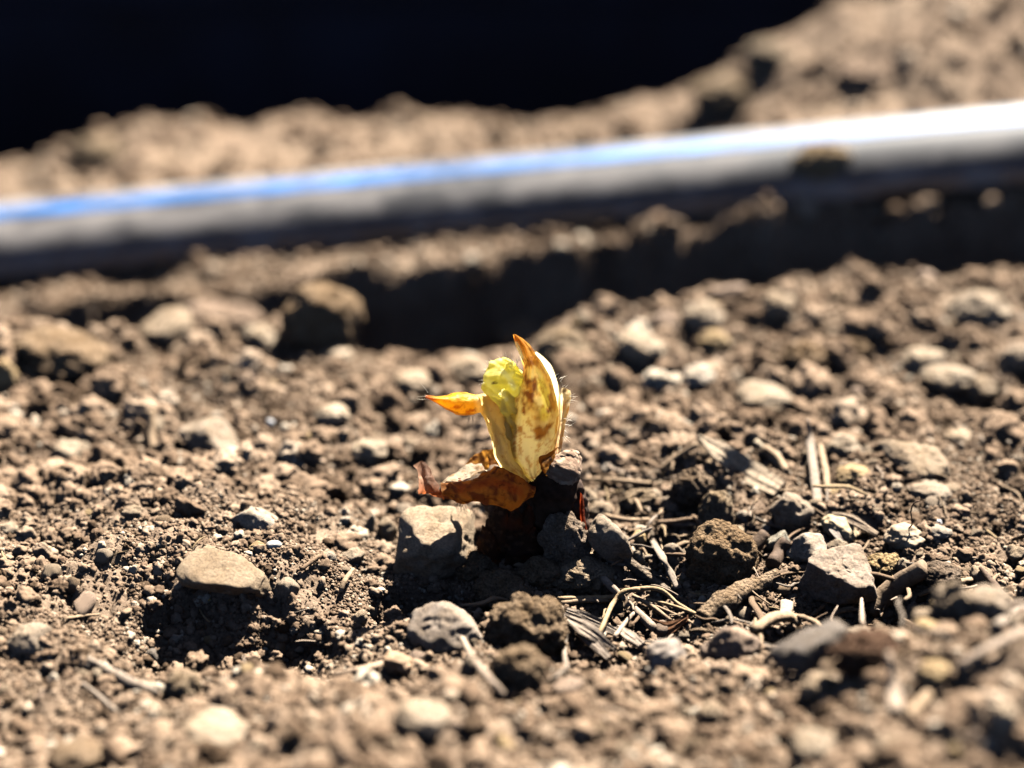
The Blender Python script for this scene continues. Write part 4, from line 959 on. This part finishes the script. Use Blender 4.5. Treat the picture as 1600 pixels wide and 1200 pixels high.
stick('straw', 'straw', 'upright pale stalk above the pale flat stone on the left', [(238, 704, 0.5), (236, 672, 4), (234, 640, 8)], 7, W_TAN)
stick('straw', 'straw', 'thin stem leaning on the rim right of the sandy slab', [(532, 924, 2.5), (540, 905, 4), (552, 888, 4)], [3.5, 5, 2.5], W_TAN, 0.2, 0.6)
stick('straw', 'straw', 'tan straw lying on the near bank left of the smooth pebble', [(526, 1056, 2), (560, 1048, 2), (602, 1036, 2)], 6.5, (0.36, 0.26, 0.18))
stick('straw', 'straw', 'short dark straw on the rim above the grey round pebble', [(470, 890, 2), (500, 868, 2.5)], 3.5, W_BRN)
stick('straw', 'straw', 'tiny golden straw below the sandy slab', [(311, 942, 2), (322, 939, 2.5), (329, 936, 2)], 1.8, (0.5, 0.34, 0.08))
stick('straw', 'straw', 'tiny bristle standing in the shade below the slab', [(312, 952, 1.5), (320, 965, 2), (328, 972, 1.5)], 1.4, W_STRAW)
stick('straw', 'straw', 'blurred stalk standing on the near bank at lower right', [(1400, 1115, 1), (1396, 1070, 5), (1388, 1020, 9)], [13, 12, 9], W_PALE, 0.1, 0.5)
stick('straw', 'straw', 'blurred straw slanting on the near bank, right of the stalk', [(1420, 1120, 1.5), (1450, 1085, 2.5)], 8, W_TAN)
stick('straw', 'straw', 'blurred pale straw at the right end of the near bank', [(1500, 1040, 2), (1550, 1010, 3), (1600, 985, 3)], 10, W_PALE, 0.15, 0.6)

# flat wood pieces
def chip(name, label, pix, halfw_px, thick, colr, prongs=None):
    pts = np.array([hit(q[0], q[1], q[2] / 1000.0) for q in pix]); org = pts[0].copy()
    for q in catmull(pts, 12): keep_clear.append((q[0], q[1] - 0.002, 0.004))
    n = 26; m = 9
    c = catmull(pts - org, n); d = c[-1] - c[0]; d /= np.linalg.norm(d)
    side = np.cross(d, np.array([0.1, -0.75, 0.65])); side /= np.linalg.norm(side); up = np.cross(side, d)
    hw = np.interp(np.linspace(0, 1, n), np.linspace(0, 1, len(halfw_px)), halfw_px); hw = np.array([size(q, pts[0]) for q in hw])
    u = np.linspace(-1, 1, m); v = c[:, None] + side[None, None] * (hw[:, None] * u[None])[..., None]
    seedc[0] += 5
    bumps = 0.00018 * vnoise(np.stack([np.tile(u * 3.5, n), np.repeat(np.linspace(0, 2, n), m), np.zeros(n * m)], 1), seedc[0]).reshape(n, m)
    top = v + up * (thick + bumps)[..., None]; bot = v - up * thick * 0.5
    vv = np.vstack([top.reshape(-1, 3), bot.reshape(-1, 3)]); g = grid_faces(n, m); k = n * m
    f = [g, g[:, ::-1] + k]
    i = np.arange(n - 1); j = np.arange(m - 1)
    f.append(np.stack([i * m, (i + 1) * m, (i + 1) * m + k, i * m + k], 1)); f.append(np.stack([i * m + m - 1, i * m + m - 1 + k, (i + 1) * m + m - 1 + k, (i + 1) * m + m - 1], 1))
    f.append(np.stack([j, j + k, j + 1 + k, j + 1], 1)); e = (n - 1) * m; f.append(np.stack([e + j, e + j + 1, e + j + 1 + k, e + j + k], 1))
    return tag(link(name, mesh_np(name, vv, np.vstack(f), False), M_WOOD, None, colr, org), label, 'wood')
chip('wood_chip', 'long pale wood chip with a pointed end lying in the rubble', [(1090, 682, 4.5), (1130, 710, 4), (1170, 738, 3), (1218, 765, 1.5)], [2, 14, 18, 20, 14], 0.0008, (0.40, 0.31, 0.215))
chip('wood_splinter', 'upper strand of the greyish splintered wood in front', [(884, 956, 2), (925, 972, 3), (975, 994, 2)], [6, 11, 8, 3], 0.0007, (0.33, 0.26, 0.20))
chip('wood_splinter', 'middle strand of the greyish splintered wood in front', [(888, 968, 2.5), (925, 990, 3.5), (962, 1016, 2)], [6, 12, 9, 4], 0.0007, (0.33, 0.26, 0.20))
chip('wood_splinter', 'lower strand of the greyish splintered wood in front', [(905, 988, 2), (930, 1008, 3), (952, 1030, 2)], [6, 9, 8, 5], 0.0007, (0.33, 0.26, 0.20))
chip('wood_splinter', 'short end strand of the greyish splintered wood', [(965, 982, 2), (985, 996, 2.5), (1004, 1010, 2)], [5, 9, 6], 0.0007, (0.33, 0.26, 0.20))
chip('bark_flake', 'curved rusty brown bark flake below the straw fan', [(1020, 972, 2), (1045, 982, 2), (1075, 966, 3)], [5, 11, 5], 0.0006, (0.20, 0.09, 0.04))
chip('bark_flake', 'thin grey bark flake beside the yellowish oblong pebble', [(1290, 812, 3), (1302, 830, 3), (1316, 850, 2)], [3, 6, 4], 0.0005, (0.36, 0.30, 0.25))
chip('bark_flake', 'brown bark flake behind the yellowish oblong pebble', [(1292, 802, 3), (1330, 812, 4), (1372, 836, 3)], [3, 8, 5], 0.0006, (0.30, 0.22, 0.15))

# ------------------------------------------------------------------ loose pebbles and straw bits, each its own thing
def in_view(x, y, m=60):
    d = np.array([x, y, float(H(x, y))]); a, b = to_px(d[None]); return -m < a[0] < 1600 + m and 330 < b[0] < 1200 + m
def where(px, py):
    if py > 1040: return 'on the blurred near bank, ' + ('left of' if px < 800 else 'right of') + ' the shoot'
    if py < 640: return 'in the blurred rubble by the trench, ' + ('left of' if px < 800 else 'right of') + ' the shoot'
    if py < 780: return 'farther back than the shoot, to the ' + ('left' if px < 800 else 'right') + ' of it'
    if px < 320: return 'on the crumbs at the far left'
    if px < 640: return 'around the dark hollow left of the shoot'
    if px < 900: return 'just in front of the dark root'
    if px < 1240: return 'among the roots and straws right of the shoot'
    return 'near the big wedge stone and thick stick'
def tone(c):
    return {TAN: 'tan', CRM: 'cream', GRY: 'greyish', BRN: 'brown', OCH: 'ochre', CLD: 'dull brown', PNK: 'pinkish', W_TAN: 'tan', W_PALE: 'pale', W_STRAW: 'yellowish', W_GREY: 'grey-brown', W_BRN: 'dark brown'}[tuple(c)]
peb_src = []
for k in range(10):
    kind = ('pebble', 'stone', 'clod')[k % 3]
    peb_src.append(rock_mesh('pebble', (1, rng.uniform(0.7, 1), rng.uniform(0.5, 0.85)), kind if kind != 'clod' else 'stone', 3000 + k * 31, 3))
    peb_src[-1].materials.append(M_STONE)
cols = [TAN, CRM, GRY, BRN, TAN, OCH, TAN, CLD, PNK]
count = 0; tries = 0
while count < 290 and tries < 9000:
    tries += 1
    u = rng.random()
    px = rng.uniform(-30, 1630); py = rng.uniform(470, 1190)
    if px < 620 and py > 700 and rng.random() < 0.62: continue
    if 640 < px < 920 and 560 < py < 900: continue
    p = hit(px, py)
    if p[1] > 0.21: continue
    r = 0.0012 * (1 + 1.6 * rng.random() ** 2.2) * (1.25 if p[1] > 0.06 else 1.0)
    if any((p[0] - a) ** 2 + (p[1] - b) ** 2 < (0.55 * c + r) ** 2 for a, b, c in placed): continue
    o = bpy.data.objects.new('pebble', peb_src[rng.integers(len(peb_src))]); COL.objects.link(o)
    o.location = (p[0], p[1], float(H(p[0], p[1])) + rng.uniform(-0.15, 0.3) * r)
    o.scale = (r, r, r); o.rotation_euler = rng.uniform(-3, 3, 3) * np.array([0.2, 0.2, 1])
    k = rng.uniform(0.8, 1.2); c = cols[rng.integers(len(cols))]; o.color = (c[0] * k * DRY, c[1] * k * DRY, c[2] * k * DRY, 1)
    tag(o, 'small ' + tone(c) + ' loose pebble ' + where(px, py), 'pebble', 'small loose pebbles strewn over the soil')
    placed.append((p[0], p[1], r)); count += 1
straw_src = []
for k in range(7):
    q = [np.array([0, 0, 0]), np.array([0.35, rng.uniform(-.12, .12), rng.uniform(0, .1)]), np.array([0.7, rng.uniform(-.15, .15), rng.uniform(0, .1)]), np.array([1, rng.uniform(-.2, .2), 0])]
    me = stick_mesh('straw_bit', np.array(q), [0.03, 0.05, 0.045, 0.03], 7, 0.2, 500 + k, 0.7, True, 0.1); me.materials.append(M_WOOD); straw_src.append(me)
count = 0; tries = 0
while count < 290 and tries < 9000:
    tries += 1
    px = rng.uniform(-20, 1620); py = rng.uniform(560, 1180)
    if rng.random() < 0.5:
        c = [(1050, 940, 110, 45), (1180, 930, 90, 50), (1480, 925, 90, 35), (1120, 760, 140, 35), (1010, 830, 70, 40), (1300, 970, 90, 25)][rng.integers(6)]
        px = rng.normal(c[0], c[2]); py = rng.normal(c[1], c[3])
    if px < 650 and rng.random() < 0.75: continue
    if not (700 < py < 1010) and rng.random() < 0.6: continue
    if 640 < px < 920 and 560 < py < 890: continue
    p = hit(px, py, 0.0006)
    ln = rng.uniform(0.004, 0.010) * rng.choice([1.0, 1.0, 1.8]) * (0.8 if px < 650 else 1.0)
    o = bpy.data.objects.new('straw_bit', straw_src[rng.integers(len(straw_src))]); COL.objects.link(o)
    o.location = (p[0], p[1], float(H(p[0], p[1])) + 0.0007); o.scale = (ln, ln * rng.uniform(0.5, 1.1), ln * rng.uniform(0.5, 1.1))
    o.rotation_euler = (rng.uniform(-1, 1), rng.uniform(-0.35, 0.15), rng.uniform(-3.1, 3.1))
    c = [W_TAN, W_PALE, W_STRAW, W_GREY, W_BRN, W_BRN, W_TAN, W_GREY][rng.integers(8)]; o.color = (c[0] * DRY, c[1] * DRY, c[2] * DRY, 1)
    tag(o, 'short ' + tone(c) + ' straw fragment ' + where(px, py), 'straw', 'short straw fragments littering the soil'); count += 1

# ------------------------------------------------------------------ loose crumbs of soil: far too many to count
def crumbs(name, label, pts, scl, tint, sub, seed):
    me = bpy.data.meshes.new(name); n = len(pts)
    me.vertices.add(n); me.vertices.foreach_set('co', np.ascontiguousarray(pts, dtype=np.float32).ravel())
    r = np.random.default_rng(seed)
    def attr(nm, typ, data, key): me.attributes.new(nm, typ, 'POINT').data.foreach_set(key, np.ascontiguousarray(data).ravel())
    attr('piece_scale', 'FLOAT_VECTOR', (scl[:, None] * r.uniform(0.7, 1.25, (n, 3))).astype(np.float32), 'vector')
    attr('piece_turn', 'FLOAT_VECTOR', r.uniform(0, 6.28, (n, 3)).astype(np.float32), 'vector')
    attr('tint', 'FLOAT', tint.astype(np.float32), 'value')
    attr('pick', 'INT', r.integers(0, 6, n).astype(np.int32), 'value')
    ob = link(name, me, M_CRUMB); tag(ob, label, 'soil', None, 'stuff')
    ng = bpy.data.node_groups.new(name, 'GeometryNodeTree')
    ng.interface.new_socket('Geometry', in_out='INPUT', socket_type='NodeSocketGeometry'); ng.interface.new_socket('Geometry', in_out='OUTPUT', socket_type='NodeSocketGeometry')
    gi = ng.nodes.new('NodeGroupInput'); go = ng.nodes.new('NodeGroupOutput'); L = ng.links.new
    g2i = ng.nodes.new('GeometryNodeGeometryToInstance')
    for k in range(6):
        ic = ng.nodes.new('GeometryNodeMeshIcoSphere'); ic.inputs['Radius'].default_value = 1.0; ic.inputs['Subdivisions'].default_value = sub
        nz = ng.nodes.new('ShaderNodeTexNoise'); nz.noise_dimensions = '4D'; nz.inputs['W'].default_value = k * 7.7 + seed; nz.inputs['Scale'].default_value = 0.9; nz.inputs['Detail'].default_value = 3.0
        nz.inputs['Roughness'].default_value = 0.65
        mr = ng.nodes.new('ShaderNodeMapRange'); mr.inputs[1].default_value = 0.25; mr.inputs[2].default_value = 0.75; mr.inputs[3].default_value = 0.35; mr.inputs[4].default_value = 1.45
        ps = ng.nodes.new('GeometryNodeInputPosition'); vm = ng.nodes.new('ShaderNodeVectorMath'); vm.operation = 'SCALE'
        sp = ng.nodes.new('GeometryNodeSetPosition'); ss = ng.nodes.new('GeometryNodeSetShadeSmooth'); sm = ng.nodes.new('GeometryNodeSetMaterial'); sm.inputs['Material'].default_value = M_CRUMB
        L(nz.outputs[0], mr.inputs[0]); L(ps.outputs[0], vm.inputs[0]); L(mr.outputs[0], vm.inputs['Scale'])
        L(ic.outputs[0], sp.inputs[0]); L(vm.outputs[0], sp.inputs['Position']); L(sp.outputs[0], ss.inputs[0]); L(ss.outputs[0], sm.inputs[0]); L(sm.outputs[0], g2i.inputs[0])
    ip = ng.nodes.new('GeometryNodeInstanceOnPoints'); ip.inputs['Pick Instance'].default_value = True
    def named(nm, typ):
        q = ng.nodes.new('GeometryNodeInputNamedAttribute'); q.data_type = typ; q.inputs['Name'].default_value = nm; return q.outputs[0]
    L(gi.outputs[0], ip.inputs['Points']); L(g2i.outputs[0], ip.inputs['Instance'])
    L(named('piece_scale', 'FLOAT_VECTOR'), ip.inputs['Scale']); L(named('piece_turn', 'FLOAT_VECTOR'), ip.inputs['Rotation']); L(named('pick', 'INT'), ip.inputs['Instance Index'])
    L(ip.outputs[0], go.inputs[0])
    md = ob.modifiers.new('crumbs', 'NODES'); md.node_group = ng
    return ob
def scatter(n, y0, y1, half0, half1, r0, r1, power, seed, clump, sink=(-0.25, 0.7)):
    r = np.random.default_rng(seed)
    y = r.uniform(y0, y1, n * 3); t = (y - y0) / (y1 - y0); half = half0 + (half1 - half0) * t
    x = r.uniform(-1, 1, n * 3) * half1; ok = np.abs(x) < half; x, y = x[ok], y[ok]
    q = np.stack([x, y, np.zeros_like(x)], 1)
    dens = sstep(-0.5, 0.5, fbm(q / clump, 3, seed)) * 0.85 + 0.15
    e = 0.0015; sl = np.hypot(H(x + e, y) - H(x - e, y), H(x, y + e) - H(x, y - e)) / (2 * e)
    dens = dens * np.clip(0.6 + 0.4 * sl, 0.6, 1.6) / 1.1
    keep = r.random(len(x)) < dens; x, y = x[keep][:n], y[keep][:n]
    rad = r0 + (r1 - r0) * r.random(len(x)) ** power
    z = H(x, y) + rad * r.uniform(sink[0], sink[1], len(x))
    r_in = bilin(GX, GY, TG, x, y) < 0.25
    out = r_in & (np.abs(np.hypot((x - ROOT[0]) / 0.0108, (y - 0.005) / 0.0072)) > 1)
    if r1 > 0.002:
        K = np.array(keep_clear)
        for k in range(0, len(K), 50):
            q = K[k:k + 50]; d = np.hypot(x[:, None] - q[None, :, 0], y[:, None] - q[None, :, 1]) - q[None, :, 2]
            out &= ~((d.min(axis=1) < rad * 0.8) & (rad > 0.0011))
    tint = np.clip(0.46 + 0.26 * r.normal(size=len(x)) + 0.12 * fbm(np.stack([x, y, 0 * x], 1) / 0.02, 2, seed + 9), 0, 1)
    return np.stack([x, y, z], 1)[out], rad[out], tint[out]
a = scatter(240000, -0.085, 0.14, 0.16, 0.22, 0.00020, 0.00060, 1.7, 901, 0.012)
crumbs('soil_grains', 'fine sandy grains of soil around the shoot', a[0], a[1], a[2], 2, 1)
a = scatter(65000, -0.15, 0.30, 0.15, 0.34, 0.0005, 0.0015, 2.0, 902, 0.016)
crumbs('soil_crumbs', 'loose brown soil crumbs covering the bed', a[0], a[1], a[2], 3, 2)
a = scatter(9000, -0.16, 0.32, 0.16, 0.36, 0.0012, 0.0036, 2.6, 903, 0.03, (-0.4, 0.4))
crumbs('soil_lumps', 'larger crumbs of dry soil scattered over the bed', a[0], a[1], a[2], 4, 3)
a = scatter(9000, 0.27, 0.80, 0.34, 0.62, 0.0010, 0.0045, 2.8, 904, 0.05, (-0.4, 0.35))
crumbs('far_soil_lumps', 'blurred soil lumps under and beyond the pipe', a[0], a[1], a[2], 3, 4)
a = scatter(3000, 0.025, 0.215, 0.15, 0.28, 0.0018, 0.0056, 2.3, 905, 0.03, (-0.35, 0.3))
crumbs('rubble', 'blurred rubble of soil lumps between the shoot and the trench', a[0], a[1], a[2], 4, 5)
a = scatter(1300, -0.17, -0.068, 0.13, 0.17, 0.0012, 0.0036, 2.2, 906, 0.03, (-0.35, 0.3))
crumbs('near_rubble', 'blurred soil lumps of the near bank', a[0], a[1], a[2], 4, 6)
